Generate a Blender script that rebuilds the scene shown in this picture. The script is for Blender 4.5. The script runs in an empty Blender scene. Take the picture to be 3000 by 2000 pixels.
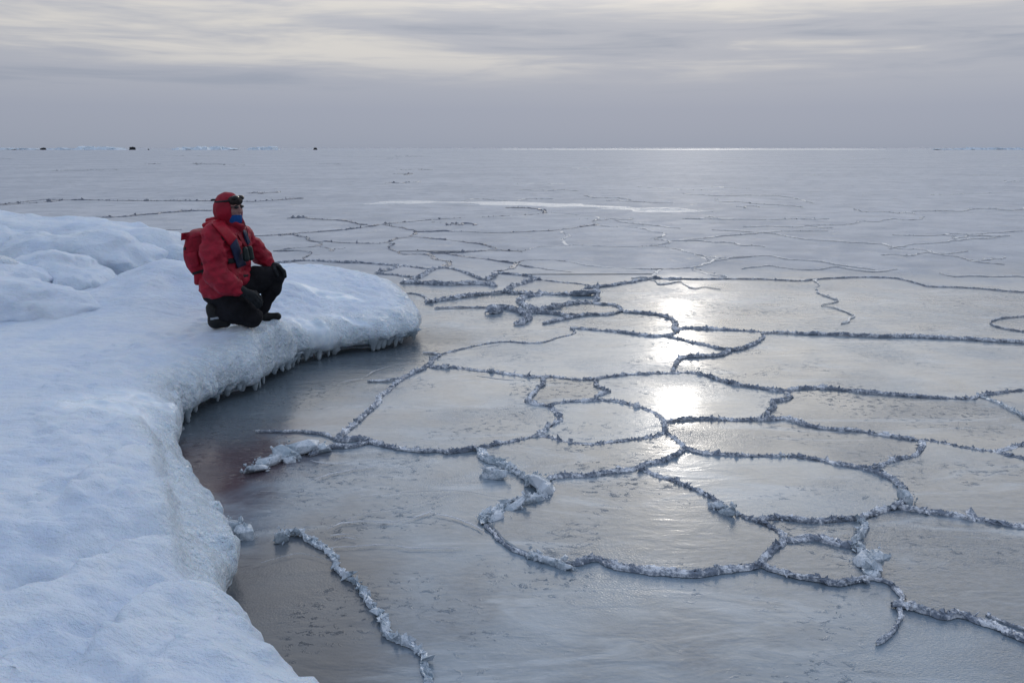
import bpy, bmesh, math, random
import numpy as np
from mathutils import Vector, geometry

random.seed(7)
rng = np.random.default_rng(7)
scene = bpy.context.scene
C = scene.collection

# ------------------------------------------------------------------ camera
F_PX = 2667.0                       # focal length in pixels of the 3000 px wide photograph
CAM_Z = 2.0
PITCH = math.atan((1000 - 433) / F_PX)
cam_d = bpy.data.cameras.new('camera')
cam_d.sensor_width = 36.0
cam_d.lens = F_PX / 3000 * 36.0
cam_d.clip_start = 0.05
cam_d.clip_end = 30000
cam = bpy.data.objects.new('camera', cam_d)
cam.location = (0, 0, CAM_Z)
cam.rotation_euler = (math.pi / 2 - PITCH, 0, 0)
C.objects.link(cam)
scene.camera = cam

# ------------------------------------------------------------------ sun and sky
SUN_EL = math.radians(14.7)
SUN_AZ = math.radians(10.6)         # to the right of the view axis
SUN_DIR = Vector((math.sin(SUN_AZ) * math.cos(SUN_EL), math.cos(SUN_AZ) * math.cos(SUN_EL), math.sin(SUN_EL)))
sun_d = bpy.data.lights.new('sun', 'SUN')
sun_d.energy = 0.5
sun_d.angle = math.radians(1.6)
sun_d.color = (1.0, 0.93, 0.84)
sun = bpy.data.objects.new('sun', sun_d)
sun.rotation_euler = SUN_DIR.to_track_quat('Z', 'Y').to_euler()
C.objects.link(sun)

world = bpy.data.worlds.new('World')
scene.world = world
world.use_nodes = True


class NT:
    """Small helper to write node trees."""
    def __init__(self, tree):
        self.t = tree
        tree.nodes.clear()

    def n(self, typ, **kw):
        nd = self.t.nodes.new(typ)
        for k, v in kw.items():
            if k.startswith('i_'):
                key = k[2:]
                key = int(key) if key.isdigit() else key.replace('_', ' ')
                self.put(nd.inputs[key], v)
            else:
                setattr(nd, k, v)
        return nd

    def put(self, sock, v):
        if isinstance(v, bpy.types.NodeSocket):
            self.t.links.new(v, sock)
        else:
            sock.default_value = v

    def math(self, op, a, b=0.0, c=None, clamp=False):
        nd = self.t.nodes.new('ShaderNodeMath')
        nd.operation = op
        nd.use_clamp = clamp
        self.put(nd.inputs[0], a)
        self.put(nd.inputs[1], b)
        if c is not None:
            self.put(nd.inputs[2], c)
        return nd.outputs[0]

    def vmath(self, op, a, b=(0, 0, 0)):
        nd = self.t.nodes.new('ShaderNodeVectorMath')
        nd.operation = op
        self.put(nd.inputs[0], a)
        self.put(nd.inputs[1], b)
        return nd.outputs['Value'] if op in ('DOT_PRODUCT', 'LENGTH', 'DISTANCE') else nd.outputs[0]

    def mix(self, f, a, b, typ='MIX'):
        nd = self.t.nodes.new('ShaderNodeMix')
        nd.data_type = 'RGBA'
        nd.blend_type = typ
        self.put(nd.inputs['Factor'], f)
        self.put(nd.inputs['A'], a)
        self.put(nd.inputs['B'], b)
        return nd.outputs['Result']

    def noise(self, vec, scale, detail=3.0, rough=0.5, dist=0.0, typ=None):
        nd = self.t.nodes.new('ShaderNodeTexNoise')
        if typ:
            nd.noise_type = typ
        self.put(nd.inputs['Vector'], vec)
        nd.inputs['Scale'].default_value = scale
        nd.inputs['Detail'].default_value = detail
        nd.inputs['Roughness'].default_value = rough
        nd.inputs['Distortion'].default_value = dist
        return nd.outputs['Fac']

    def ramp(self, f, lo, hi, a=0.0, b=1.0, smooth=True):
        nd = self.t.nodes.new('ShaderNodeMapRange')
        nd.interpolation_type = 'SMOOTHSTEP' if smooth else 'LINEAR'
        self.put(nd.inputs['Value'], f)
        nd.inputs['From Min'].default_value = lo
        nd.inputs['From Max'].default_value = hi
        self.put(nd.inputs['To Min'], a)
        self.put(nd.inputs['To Max'], b)
        return nd.outputs['Result']

    def cramp(self, f, stops):
        nd = self.t.nodes.new('ShaderNodeValToRGB')
        self.put(nd.inputs[0], f)
        e = nd.color_ramp.elements
        while len(e) < len(stops):
            e.new(0.5)
        for el, (p, c) in zip(e, stops):
            el.position = p
            el.color = (*c, 1.0)
        return nd.outputs[0]

    def bump(self, h, strength, dist, normal=None):
        nd = self.t.nodes.new('ShaderNodeBump')
        self.put(nd.inputs['Height'], h)
        self.put(nd.inputs['Strength'], strength)
        nd.inputs['Distance'].default_value = dist
        if normal is not None:
            self.put(nd.inputs['Normal'], normal)
        return nd.outputs[0]


def v4(c):
    return (c[0], c[1], c[2], 1.0)


SKY_OFF = (31.51, 48.53, 177.4)          # which stretch of cloud is overhead
w = NT(world.node_tree)
geo_dir = w.n('ShaderNodeTexCoord').outputs['Generated']
sep = w.n('ShaderNodeSeparateXYZ', i_0=geo_dir)
zz = w.math('MAXIMUM', sep.outputs[2], 0.0)
# elevation gradient of the cloud deck (input: sine of the elevation)
deck = w.cramp(w.math('POWER', zz, 0.5), [
    (0.00, (0.288, 0.322, 0.397)),
    (0.20, (0.326, 0.354, 0.430)),
    (0.32, (0.425, 0.440, 0.490)),
    (0.46, (0.515, 0.525, 0.565)),
    (0.62, (0.470, 0.525, 0.635)),
    (0.80, (0.455, 0.560, 0.770)),
    (1.00, (0.445, 0.565, 0.810))])
sv = w.vmath('ADD', w.vmath('MULTIPLY', geo_dir, (1.3, 1.3, 15.0)), SKY_OFF)
st1 = w.noise(sv, 1.3, 5.0, 0.55, 0.4)
sv2 = w.vmath('ADD', w.vmath('MULTIPLY', geo_dir, (3.0, 3.0, 34.0)), SKY_OFF)
st2 = w.noise(sv2, 1.7, 4.0, 0.6, 0.6)
streak = w.math('ADD', w.math('MULTIPLY', st1, 0.65), w.math('MULTIPLY', st2, 0.35))
# streaks fade out in the dull bank above the horizon
bank = w.ramp(zz, 0.055, 0.10)
lightamt = w.math('MULTIPLY', w.ramp(streak, 0.49, 0.63), bank)
sky1 = w.mix(w.math('MULTIPLY', lightamt, 0.85), deck, v4((0.66, 0.635, 0.60)))
darkamt = w.math('MULTIPLY', w.ramp(streak, 0.50, 0.36), w.ramp(zz, 0.02, 0.08))
sky2 = w.mix(w.math('MULTIPLY', darkamt, 0.65), sky1, v4((0.265, 0.305, 0.385)))
# thin cloud glows round the veiled sun
dot = w.math('MAXIMUM', w.vmath('DOT_PRODUCT', geo_dir, tuple(SUN_DIR)), 0.0)
glow = w.math('ADD', w.math('MULTIPLY', w.math('POWER', dot, 8.0), 1.2),
              w.math('MULTIPLY', w.math('POWER', dot, 45.0), 0.65))
glow = w.math('MULTIPLY', glow, w.ramp(zz, 0.12, 0.27, 0.0, 1.0))
glow = w.math('MULTIPLY', glow, w.ramp(streak, 0.3, 0.7, 0.75, 1.25))
gcol = w.mix(1.0, v4((1.0, 0.90, 0.72)), (0, 0, 0, 1), 'ADD')
gl = w.vmath('SCALE', gcol)
gl.node.inputs['Scale'].default_value = 1.0
w.put(gl.node.inputs['Scale'], glow)
toward = w.math('MULTIPLY_ADD', w.vmath('DOT_PRODUCT', geo_dir, tuple(SUN_DIR)), 0.17, 0.93)
sc2 = w.vmath('SCALE', sky2)
w.put(sc2.node.inputs['Scale'], toward)
sky3 = w.mix(1.0, sc2, gl, 'ADD')
sky3.node.clamp_result = False
nish = w.n('ShaderNodeTexSky', sky_type='NISHITA', sun_disc=False, sun_elevation=SUN_EL,
           sun_rotation=SUN_AZ, altitude=0.0, air_density=1.0, dust_density=2.0)
bg1 = w.n('ShaderNodeBackground', i_Color=nish.outputs[0], i_Strength=0.10)
bg2 = w.n('ShaderNodeBackground', i_Color=sky3, i_Strength=9.2)
mx = w.n('ShaderNodeMixShader', i_0=0.97, i_1=bg1.outputs[0], i_2=bg2.outputs[0])
w.n('ShaderNodeOutputWorld', i_Surface=mx.outputs[0])

scene.view_settings.view_transform = 'Standard'
scene.view_settings.look = 'None'
scene.view_settings.exposure = -3.2
scene.view_settings.gamma = 1.0
scene.view_settings.use_curve_mapping = False
scene.render.engine = 'CYCLES'
scene.cycles.use_denoising = True
scene.cycles.use_adaptive_sampling = True
scene.cycles.adaptive_threshold = 0.025
scene.cycles.max_bounces = 4
scene.cycles.diffuse_bounces = 2
scene.cycles.glossy_bounces = 2
scene.cycles.transmission_bounces = 3
scene.cycles.sample_clamp_indirect = 4.0
scene.cycles.caustics_reflective = False
scene.cycles.caustics_refractive = False


# ------------------------------------------------------------------ helpers
def at(px, py, z=0.0):
    """The point at height z that photograph pixel (px, py) looks at."""
    a = (px - 1500.0) / F_PX
    b = (1000.0 - py) / F_PX
    cp, sp = math.cos(PITCH), math.sin(PITCH)
    dx, dy, dz = a, cp + b * sp, -sp + b * cp
    t = (z - CAM_Z) / dz
    return (dx * t, dy * t, z)


def tag(o, label=None, cat=None, group=None, kind=None):
    if label:
        o['label'] = label
    if cat:
        o['category'] = cat
    if group:
        o['group'] = group
    if kind:
        o['kind'] = kind
    return o


def mesh_obj(name, verts, faces, mat, parent=None, smooth=False, attrs=None, loc=None):
    """verts (n,3) array, faces: (m,k) array or a list of arrays of k-gons."""
    verts = np.asarray(verts, dtype=np.float32)
    if isinstance(faces, np.ndarray):
        faces = [faces]
    faces = [np.asarray(f, dtype=np.int32) for f in faces if len(f)]
    me = bpy.data.meshes.new(name)
    me.vertices.add(len(verts))
    me.vertices.foreach_set('co', verts.ravel())
    nl = sum(f.size for f in faces)
    npoly = sum(len(f) for f in faces)
    me.loops.add(nl)
    me.loops.foreach_set('vertex_index', np.concatenate([f.ravel() for f in faces]))
    me.polygons.add(npoly)
    tot = np.concatenate([np.full(len(f), f.shape[1], np.int32) for f in faces])
    st = np.concatenate([[0], np.cumsum(tot)[:-1]]).astype(np.int32)
    me.polygons.foreach_set('loop_start', st)
    me.polygons.foreach_set('loop_total', tot)
    me.polygons.foreach_set('use_smooth', np.full(npoly, smooth, dtype=bool))
    for k, arr in (attrs or {}).items():
        at_ = me.attributes.new(k, 'FLOAT', 'POINT')
        at_.data.foreach_set('value', np.asarray(arr, dtype=np.float32))
    me.update(calc_edges=True)
    me.validate()
    if mat is not None:
        me.materials.append(mat)
    o = bpy.data.objects.new(name, me)
    C.objects.link(o)
    if parent is not None:
        o.parent = parent
    if loc is not None:
        o.location = loc
    return o


def empty(name, loc=(0, 0, 0), rz=0.0):
    o = bpy.data.objects.new(name, None)
    o.empty_display_size = 0.2
    o.location = loc
    o.rotation_euler = (0, 0, rz)
    C.objects.link(o)
    return o


# vectorised value noise -------------------------------------------------
def _h(ix, iy, iz, seed):
    n = (ix.astype(np.int64) * 374761393 + iy.astype(np.int64) * 668265263
         + iz.astype(np.int64) * 2147483647 + seed * 144665) & 0xFFFFFFFF
    n = ((n ^ (n >> 13)) * 1274126177) & 0xFFFFFFFF
    n = (n ^ (n >> 16)) & 0xFFFFFF
    return n.astype(np.float32) / 0xFFFFFF


def noise2(x, y, seed=0):
    x = np.asarray(x, np.float32)
    y = np.asarray(y, np.float32)
    x, y = np.broadcast_arrays(x, y)
    ix, iy = np.floor(x), np.floor(y)
    fx, fy = x - ix, y - iy
    fx = fx * fx * fx * (fx * (fx * 6 - 15) + 10)
    fy = fy * fy * fy * (fy * (fy * 6 - 15) + 10)
    z = np.zeros_like(ix)
    a, b = _h(ix, iy, z, seed), _h(ix + 1, iy, z, seed)
    c, d = _h(ix, iy + 1, z, seed), _h(ix + 1, iy + 1, z, seed)
    return ((a + (b - a) * fx) * (1 - fy) + (c + (d - c) * fx) * fy) * 2 - 1


def noise3(x, y, z, seed=0):
    x, y, z = np.broadcast_arrays(np.asarray(x, np.float32), np.asarray(y, np.float32), np.asarray(z, np.float32))
    ix, iy, iz = np.floor(x), np.floor(y), np.floor(z)
    fx, fy, fz = x - ix, y - iy, z - iz
    fx = fx * fx * (3 - 2 * fx)
    fy = fy * fy * (3 - 2 * fy)
    fz = fz * fz * (3 - 2 * fz)
    r = 0
    for dz in (0, 1):
        a, b = _h(ix, iy, iz + dz, seed), _h(ix + 1, iy, iz + dz, seed)
        c, d = _h(ix, iy + 1, iz + dz, seed), _h(ix + 1, iy + 1, iz + dz, seed)
        v = (a + (b - a) * fx) * (1 - fy) + (c + (d - c) * fx) * fy
        r = r + v * (fz if dz else 1 - fz)
    return r * 2 - 1


def fbm2(x, y, oct_=4, seed=0):
    r, a = 0, 0.5
    for o in range(oct_):
        r = r + a * noise2(x * 2 ** o + o * 17.3, y * 2 ** o - o * 9.1, seed + o)
        a *= 0.5
    return r


def fbm3(x, y, z, oct_=3, seed=0):
    r, a = 0, 0.5
    for o in range(oct_):
        r = r + a * noise3(x * 2 ** o + o * 7.3, y * 2 ** o - o * 3.1, z * 2 ** o + o * 5.7, seed + o)
        a *= 0.5
    return r


def sstep(a, b, x):
    t = np.clip((x - a) / (b - a), 0, 1)
    return t * t * (3 - 2 * t)


def smin(a, b, k):
    h = np.clip(0.5 + 0.5 * (b - a) / k, 0, 1)
    return b + (a - b) * h - k * h * (1 - h)


def smax(a, b, k):
    return -smin(-a, -b, k)


def surface_nets(Fv, xs, ys, zs):
    """Naive surface nets of field Fv (<0 inside) on the (possibly uneven) grid."""
    ins = Fv < 0
    nx, ny, nz = Fv.shape
    cnt = np.zeros((nx - 1, ny - 1, nz - 1), np.uint8)
    for i in (0, 1):
        for j in (0, 1):
            for k in (0, 1):
                cnt += ins[i:nx - 1 + i, j:ny - 1 + j, k:nz - 1 + k]
    act = (cnt > 0) & (cnt < 8)
    I, J, K = np.nonzero(act)
    idx = np.full(act.shape, -1, np.int32)
    idx[I, J, K] = np.arange(len(I), dtype=np.int32)
    corner = np.empty((8, len(I)), np.float32)
    offs = [(i, j, k) for i in (0, 1) for j in (0, 1) for k in (0, 1)]
    for c, (i, j, k) in enumerate(offs):
        corner[c] = Fv[I + i, J + j, K + k]
    acc = np.zeros((len(I), 3), np.float32)
    num = np.zeros(len(I), np.float32)
    for c1 in range(8):
        for c2 in range(c1 + 1, 8):
            o1, o2 = np.array(offs[c1]), np.array(offs[c2])
            if np.abs(o1 - o2).sum() != 1:
                continue
            f1, f2 = corner[c1], corner[c2]
            m = (f1 < 0) != (f2 < 0)
            t = np.where(m, f1 / np.where(m, f1 - f2, 1), 0)
            for ax in range(3):
                acc[:, ax] += np.where(m, o1[ax] + t * (o2[ax] - o1[ax]), 0)
            num += m
    acc /= num[:, None]
    vx = np.interp(I + acc[:, 0], np.arange(nx), xs)
    vy = np.interp(J + acc[:, 1], np.arange(ny), ys)
    vz = np.interp(K + acc[:, 2], np.arange(nz), zs)
    V = np.stack([vx, vy, vz], 1)
    quads = []
    # edges along x
    s = ins[:-1, 1:-1, 1:-1] != ins[1:, 1:-1, 1:-1]
    a, b, c = np.nonzero(s)
    b, c = b + 1, c + 1
    q = np.stack([idx[a, b - 1, c - 1], idx[a, b, c - 1], idx[a, b, c], idx[a, b - 1, c]], 1)
    fl = ~ins[a, b, c]
    q[fl] = q[fl][:, ::-1]
    quads.append(q)
    s = ins[1:-1, :-1, 1:-1] != ins[1:-1, 1:, 1:-1]
    a, b, c = np.nonzero(s)
    a, c = a + 1, c + 1
    q = np.stack([idx[a - 1, b, c - 1], idx[a - 1, b, c], idx[a, b, c], idx[a, b, c - 1]], 1)
    fl = ~ins[a, b, c]
    q[fl] = q[fl][:, ::-1]
    quads.append(q)
    s = ins[1:-1, 1:-1, :-1] != ins[1:-1, 1:-1, 1:]
    a, b, c = np.nonzero(s)
    a, b = a + 1, b + 1
    q = np.stack([idx[a - 1, b - 1, c], idx[a, b - 1, c], idx[a, b, c], idx[a - 1, b, c]], 1)
    fl = ~ins[a, b, c]
    q[fl] = q[fl][:, ::-1]
    quads.append(q)
    return V, np.concatenate(quads)


def sdf_obj(name, fn, lo, hi, step, mat, parent=None, smooth=True):
    xs = np.arange(lo[0], hi[0] + step, step, dtype=np.float32)
    ys = np.arange(lo[1], hi[1] + step, step, dtype=np.float32)
    zs = np.arange(lo[2], hi[2] + step, step, dtype=np.float32)
    X, Y, Z = np.meshgrid(xs, ys, zs, indexing='ij')
    V, Q = surface_nets(fn(X, Y, Z), xs, ys, zs)
    return mesh_obj(name, V, Q, mat, parent, smooth)


def catmull(pts, n=4):
    P = np.asarray(pts, float)
    if len(P) < 3:
        return P
    Q = np.vstack([2 * P[0] - P[1], P, 2 * P[-1] - P[-2]])
    out = []
    for i in range(1, len(Q) - 2):
        p0, p1, p2, p3 = Q[i - 1], Q[i], Q[i + 1], Q[i + 2]
        for k in range(n):
            t = k / n
            out.append(0.5 * ((2 * p1) + (-p0 + p2) * t + (2 * p0 - 5 * p1 + 4 * p2 - p3) * t * t
                              + (-p0 + 3 * p1 - 3 * p2 + p3) * t ** 3))
    out.append(P[-1])
    return np.array(out)


# ------------------------------------------------------------------ materials
def new_mat(name):
    m = bpy.data.materials.new(name)
    m.use_nodes = True
    return m, NT(m.node_tree)


def finish(t, **kw):
    p = t.n('ShaderNodeBsdfPrincipled')
    for k, v in kw.items():
        t.put(p.inputs[k.replace('_', ' ')], v)
    t.n('ShaderNodeOutputMaterial', i_Surface=p.outputs[0])
    return p


def make_sea_ice(name, plate=False):
    m, t = new_mat(name)
    pos = t.n('ShaderNodeNewGeometry').outputs['Position']
    rnd = t.n('ShaderNodeObjectInfo').outputs['Random'] if plate else None
    big = t.noise(pos, 0.35, 4, 0.55)
    med = t.noise(pos, 2.2, 5, 0.6, 0.3)
    fine = t.noise(t.vmath('MULTIPLY', pos, (1.0, 2.2, 1.0)), 22.0, 4, 0.65)
    frost = t.math('ADD', t.math('MULTIPLY', big, 0.55), t.math('MULTIPLY', med, 0.45))
    if plate:
        frost = t.math('ADD', frost, t.math('MULTIPLY', t.math('SUBTRACT', rnd, 0.5), 0.55))
    fmask = t.ramp(frost, 0.36, 0.66)
    col = t.mix(fmask, v4((0.115, 0.155, 0.195)), v4((0.25, 0.325, 0.39)))
    col = t.mix(t.ramp(fine, 0.35, 0.75, 0.0, 0.35), col, v4((0.31, 0.37, 0.46)))
    swirl = t.noise(t.vmath('MULTIPLY', pos, (0.55, 1.7, 1.0)), 1.3, 5, 0.62, 1.6)
    pale = t.ramp(swirl, 0.50, 0.72)
    col = t.mix(t.math('MULTIPLY', pale, 0.70), col, v4((0.43, 0.50, 0.56)))
    # weed-covered rock showing through the clear ice by the shelf
    c0 = at(640, 1345)
    d = t.vmath('MULTIPLY', t.vmath('SUBTRACT', pos, c0), (1.0, 0.62, 0.0))
    dist = t.math('ADD', t.vmath('LENGTH', d), t.math('MULTIPLY', t.math('SUBTRACT', med, 0.5), 0.9))
    weed = t.ramp(dist, 0.80, 0.30)
    col = t.mix(t.math('MULTIPLY', weed, 0.9), col, v4((0.070, 0.042, 0.050)))
    # newly frozen clear strip along the foot of the shelf
    pa, pb = Vector(at(540, 1262)), Vector(at(1240, 985))
    ax_ = (pb - pa).normalized()
    nrm_ = Vector((ax_.y, -ax_.x, 0))
    rel = t.vmath('SUBTRACT', pos, tuple(pa))
    across = t.math('ADD', t.vmath('DOT_PRODUCT', rel, tuple(nrm_)), t.math('MULTIPLY', t.math('SUBTRACT', med, 0.5), 0.5))
    along = t.vmath('DOT_PRODUCT', rel, tuple(ax_))
    strip = t.math('MULTIPLY', t.ramp(across, 0.85, 0.35), t.math('MULTIPLY', t.ramp(along, -0.4, 0.1), t.ramp(along, (pb - pa).length + 0.6, (pb - pa).length - 0.1)))
    col = t.mix(t.math('MULTIPLY', strip, 0.85), col, v4((0.085, 0.110, 0.130)))
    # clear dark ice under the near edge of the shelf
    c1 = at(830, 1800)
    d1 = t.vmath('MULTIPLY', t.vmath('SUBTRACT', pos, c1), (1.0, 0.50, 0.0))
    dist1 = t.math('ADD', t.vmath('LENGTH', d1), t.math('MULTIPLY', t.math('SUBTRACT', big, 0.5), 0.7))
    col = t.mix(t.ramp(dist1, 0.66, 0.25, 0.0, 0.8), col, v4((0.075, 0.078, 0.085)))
    sp_ = t.n('ShaderNodeSeparateXYZ', i_0=pos)
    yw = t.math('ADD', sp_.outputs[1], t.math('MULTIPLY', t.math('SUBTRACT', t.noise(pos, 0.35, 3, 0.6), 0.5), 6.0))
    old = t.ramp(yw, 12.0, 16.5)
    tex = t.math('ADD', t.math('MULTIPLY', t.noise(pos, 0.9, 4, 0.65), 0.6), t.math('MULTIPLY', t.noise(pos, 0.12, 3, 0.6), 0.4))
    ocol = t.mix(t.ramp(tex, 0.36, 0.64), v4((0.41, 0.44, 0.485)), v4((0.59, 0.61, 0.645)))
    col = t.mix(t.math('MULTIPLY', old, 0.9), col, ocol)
    rn = t.noise(pos, 1.1, 4, 0.6)
    rough = t.math('ADD', t.math('MULTIPLY', pale, 0.07), t.math('ADD', t.ramp(rn, 0.35, 0.70, 0.19, 0.29), t.math('MULTIPLY', old, 0.30)))
    # relief: gentle swell of the sheet, frozen wavelets, scattered frost grains
    wav = t.noise(t.vmath('MULTIPLY', pos, (0.8, 1.6, 1.0)), 5.0, 3, 0.6, 0.5)
    grain = t.noise(t.vmath('MULTIPLY', pos, (0.8, 1.0, 1.0)), 21.0, 4, 0.68, 0.5)
    gmask = t.ramp(t.noise(pos, 1.1, 3, 0.6, 0.8), 0.46, 0.68)
    gr = t.math('MULTIPLY', t.ramp(grain, 0.55, 0.75), gmask)
    tiny = t.noise(pos, 90.0, 2, 0.5)
    b1 = t.bump(wav, 0.55, 0.007)
    b2 = t.bump(gr, 0.9, 0.0085, b1)
    spk = t.ramp(t.noise(pos, 0.7, 2, 0.5), 0.48, 0.62, 0.12, 0.90)
    b3 = t.bump(tiny, spk, 0.0030, b2)
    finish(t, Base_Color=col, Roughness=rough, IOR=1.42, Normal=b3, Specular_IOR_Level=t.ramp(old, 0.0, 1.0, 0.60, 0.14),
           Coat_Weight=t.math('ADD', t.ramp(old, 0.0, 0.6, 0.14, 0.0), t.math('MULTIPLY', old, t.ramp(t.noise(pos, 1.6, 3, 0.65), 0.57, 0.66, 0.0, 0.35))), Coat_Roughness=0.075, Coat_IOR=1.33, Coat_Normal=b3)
    return m


M_SEA = make_sea_ice('clear_sea_ice')
M_PLATE = make_sea_ice('plate_sea_ice', True)


def make_ridge_ice(name, dark, light, rough=0.35, lo=0.42, hi=0.66, trans=0.0):
    m, t = new_mat(name)
    pos = t.n('ShaderNodeNewGeometry').outputs['Position']
    n1 = t.noise(pos, 9.0, 5, 0.6)
    n2 = t.noise(pos, 60.0, 3, 0.6)
    f = t.ramp(t.math('ADD', t.math('MULTIPLY', n1, 0.6), t.math('MULTIPLY', n2, 0.4)), lo, hi)
    col = t.mix(f, v4(dark), v4(light))
    b = t.bump(n2, 0.5, 0.006)
    finish(t, Base_Color=col, Roughness=t.ramp(n1, 0.3, 0.7, rough - 0.15, rough + 0.15), IOR=1.31, Normal=b, Transmission_Weight=trans)
    return m


M_RIDGE = make_ridge_ice('ridge_ice', (0.24, 0.28, 0.345), (0.88, 0.91, 0.95), 0.28, 0.45, 0.60)
M_CHUNK = make_ridge_ice('frosted_ice', (0.42, 0.51, 0.58), (0.82, 0.88, 0.94), 0.26, 0.38, 0.60, 0.15)
M_SEAM = make_ridge_ice('seam_ice', (0.62, 0.65, 0.69), (0.80, 0.82, 0.85), 0.25)
M_FROST_GLINT = make_ridge_ice('frost', (0.70, 0.71, 0.71), (0.90, 0.89, 0.87), 0.40)  # pale frost, also used for painted sun glints and horizon glare
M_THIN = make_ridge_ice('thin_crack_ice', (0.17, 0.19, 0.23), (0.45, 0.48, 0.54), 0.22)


def make_snow(name):
    m, t = new_mat(name)
    pos = t.n('ShaderNodeNewGeometry').outputs['Position']
    wet = t.n('ShaderNodeAttribute', attribute_name='wet').outputs['Fac']
    glz_ = t.n('ShaderNodeAttribute', attribute_name='glaze').outputs['Fac']
    n1 = t.noise(pos, 2.6, 5, 0.6)
    n2 = t.noise(t.vmath('MULTIPLY', pos, (0.7, 1.5, 1.4)), 14.0, 5, 0.62, 0.3)
    n3 = t.noise(pos, 95.0, 3, 0.6)
    col = t.mix(t.ramp(n1, 0.3, 0.7), v4((0.70, 0.81, 0.965)), v4((0.82, 0.90, 0.99)))
    col = t.mix(t.ramp(n2, 0.50, 0.72, 0.0, 0.30), col, v4((0.58, 0.70, 0.875)))
    icy = t.mix(t.ramp(n2, 0.35, 0.65), v4((0.64, 0.76, 0.86)), v4((0.80, 0.89, 0.96)))
    wm = t.math('MULTIPLY', wet, t.ramp(n2, 0.25, 0.6, 0.7, 1.0), clamp=True)
    col = t.mix(wm, col, icy)
    rough = t.ramp(wm, 0.0, 1.0, 0.62, 0.13, smooth=False)
    nodule = t.noise(pos, 30.0, 3, 0.55)
    h = t.math('ADD', t.math('MULTIPLY', n2, 0.9), t.math('MULTIPLY', n3, 0.22))
    b1 = t.bump(h, t.ramp(glz_, 0.0, 1.0, 0.8, 0.06, smooth=False), 0.045)
    b2 = t.bump(nodule, t.math('MULTIPLY', t.math('MULTIPLY', wm, 0.9), t.math('SUBTRACT', 1.0, glz_)), 0.030, b1)
    p = finish(t, Base_Color=col, Roughness=rough, IOR=1.31, Normal=b2,
               Subsurface_Weight=0.15, Subsurface_Scale=0.05)
    p.inputs['Subsurface Radius'].default_value = (0.35, 0.7, 1.0)
    return m


M_SNOW = make_snow('packed_snow')


def make_plain(name, col, rough, nscale=30.0, var=0.25, bump=0.25, bdist=0.01, spec=0.3, stretch=(1, 1, 1)):
    m, t = new_mat(name)
    pos = t.vmath('MULTIPLY', t.n('ShaderNodeTexCoord').outputs['Object'], stretch)
    n1 = t.noise(pos, nscale, 4, 0.6)
    n2 = t.noise(pos, nscale * 6, 2, 0.5)
    c = t.mix(t.ramp(n1, 0.3, 0.7), v4([x * (1 - var) for x in col]), v4([min(1, x * (1 + var)) for x in col]))
    b = t.bump(t.math('ADD', n1, t.math('MULTIPLY', n2, 0.2)), bump, bdist)
    finish(t, Base_Color=c, Roughness=rough, Normal=b, Specular_IOR_Level=spec)
    return m


M_RED = make_plain('red_nylon', (0.31, 0.0085, 0.027), 0.62, 14, 0.25, 0.6, 0.02)
M_REDHOOD = make_plain('dark_red_nylon', (0.27, 0.005, 0.021), 0.65, 14, 0.2, 0.4, 0.015)
M_REDVEST = make_plain('bright_red_fabric', (0.36, 0.006, 0.023), 0.55, 20, 0.12, 0.2, 0.01)
M_NAVY = make_plain('navy_fabric', (0.014, 0.022, 0.060), 0.6, 25, 0.2)
M_BLUE = make_plain('blue_fleece', (0.006, 0.065, 0.24), 0.85, 60, 0.15)
M_BLACK = make_plain('black_trouser_cloth', (0.010, 0.010, 0.013), 0.8, 16, 0.3, 0.5, 0.02, 0.2)
M_GLOVE = make_plain('dark_glove_fabric', (0.012, 0.015, 0.018), 0.7, 40, 0.3, 0.4, 0.008, 0.25)
M_BOOT = make_plain('dark_boot_leather', (0.010, 0.011, 0.012), 0.55, 40, 0.3, 0.3, 0.006, 0.3)
M_STRAP = make_plain('black_webbing', (0.012, 0.013, 0.015), 0.6, 60, 0.2)
M_GREEN = make_plain('dark_green_rubber', (0.012, 0.022, 0.022), 0.45, 40, 0.2)
M_GREY = make_plain('pale_grey_trim', (0.30, 0.34, 0.38), 0.5, 40, 0.2)
M_SKIN = make_plain('wind_reddened_skin', (0.30, 0.165, 0.145), 0.5, 25, 0.12, 0.1)
M_LENS = make_plain('dark_lens', (0.008, 0.008, 0.010), 0.12, 20, 0.1, 0.0)
M_HAIR = make_plain('dark_hair_fringe', (0.018, 0.012, 0.010), 0.6, 80, 0.3, 0.6)
M_ROCK = make_plain('dark_rock', (0.020, 0.022, 0.026), 0.8, 0.6, 0.4, 0.6, 0.3)
M_HUMMOCK = make_plain('pale_blue_hummock_ice', (0.64, 0.73, 0.80), 0.6, 0.35, 0.15, 0.3, 0.4)

# ------------------------------------------------------------------ sea ice sheet
rings = [0.0, 6, 12, 20, 35, 60, 110, 200, 400, 900, 2200, 6000, 14000]
SEG = 72
vs, fs4, fs3 = [(0, 0, 0)], [], []
for r in rings[1:]:
    for k in range(SEG):
        a = 2 * math.pi * k / SEG
        vs.append((r * math.cos(a), r * math.sin(a), 0.0))
for k in range(SEG):
    fs3.append((0, 1 + k, 1 + (k + 1) % SEG))
for i in range(len(rings) - 2):
    for k in range(SEG):
        a, b = 1 + i * SEG + k, 1 + i * SEG + (k + 1) % SEG
        fs4.append((a, a + SEG, b + SEG, b))
sea = mesh_obj('sea_ice', np.array(vs), [np.array(fs3), np.array(fs4)], M_SEA)
tag(sea, 'frozen grey sea ice sheet reaching to the horizon', kind='structure')

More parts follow.
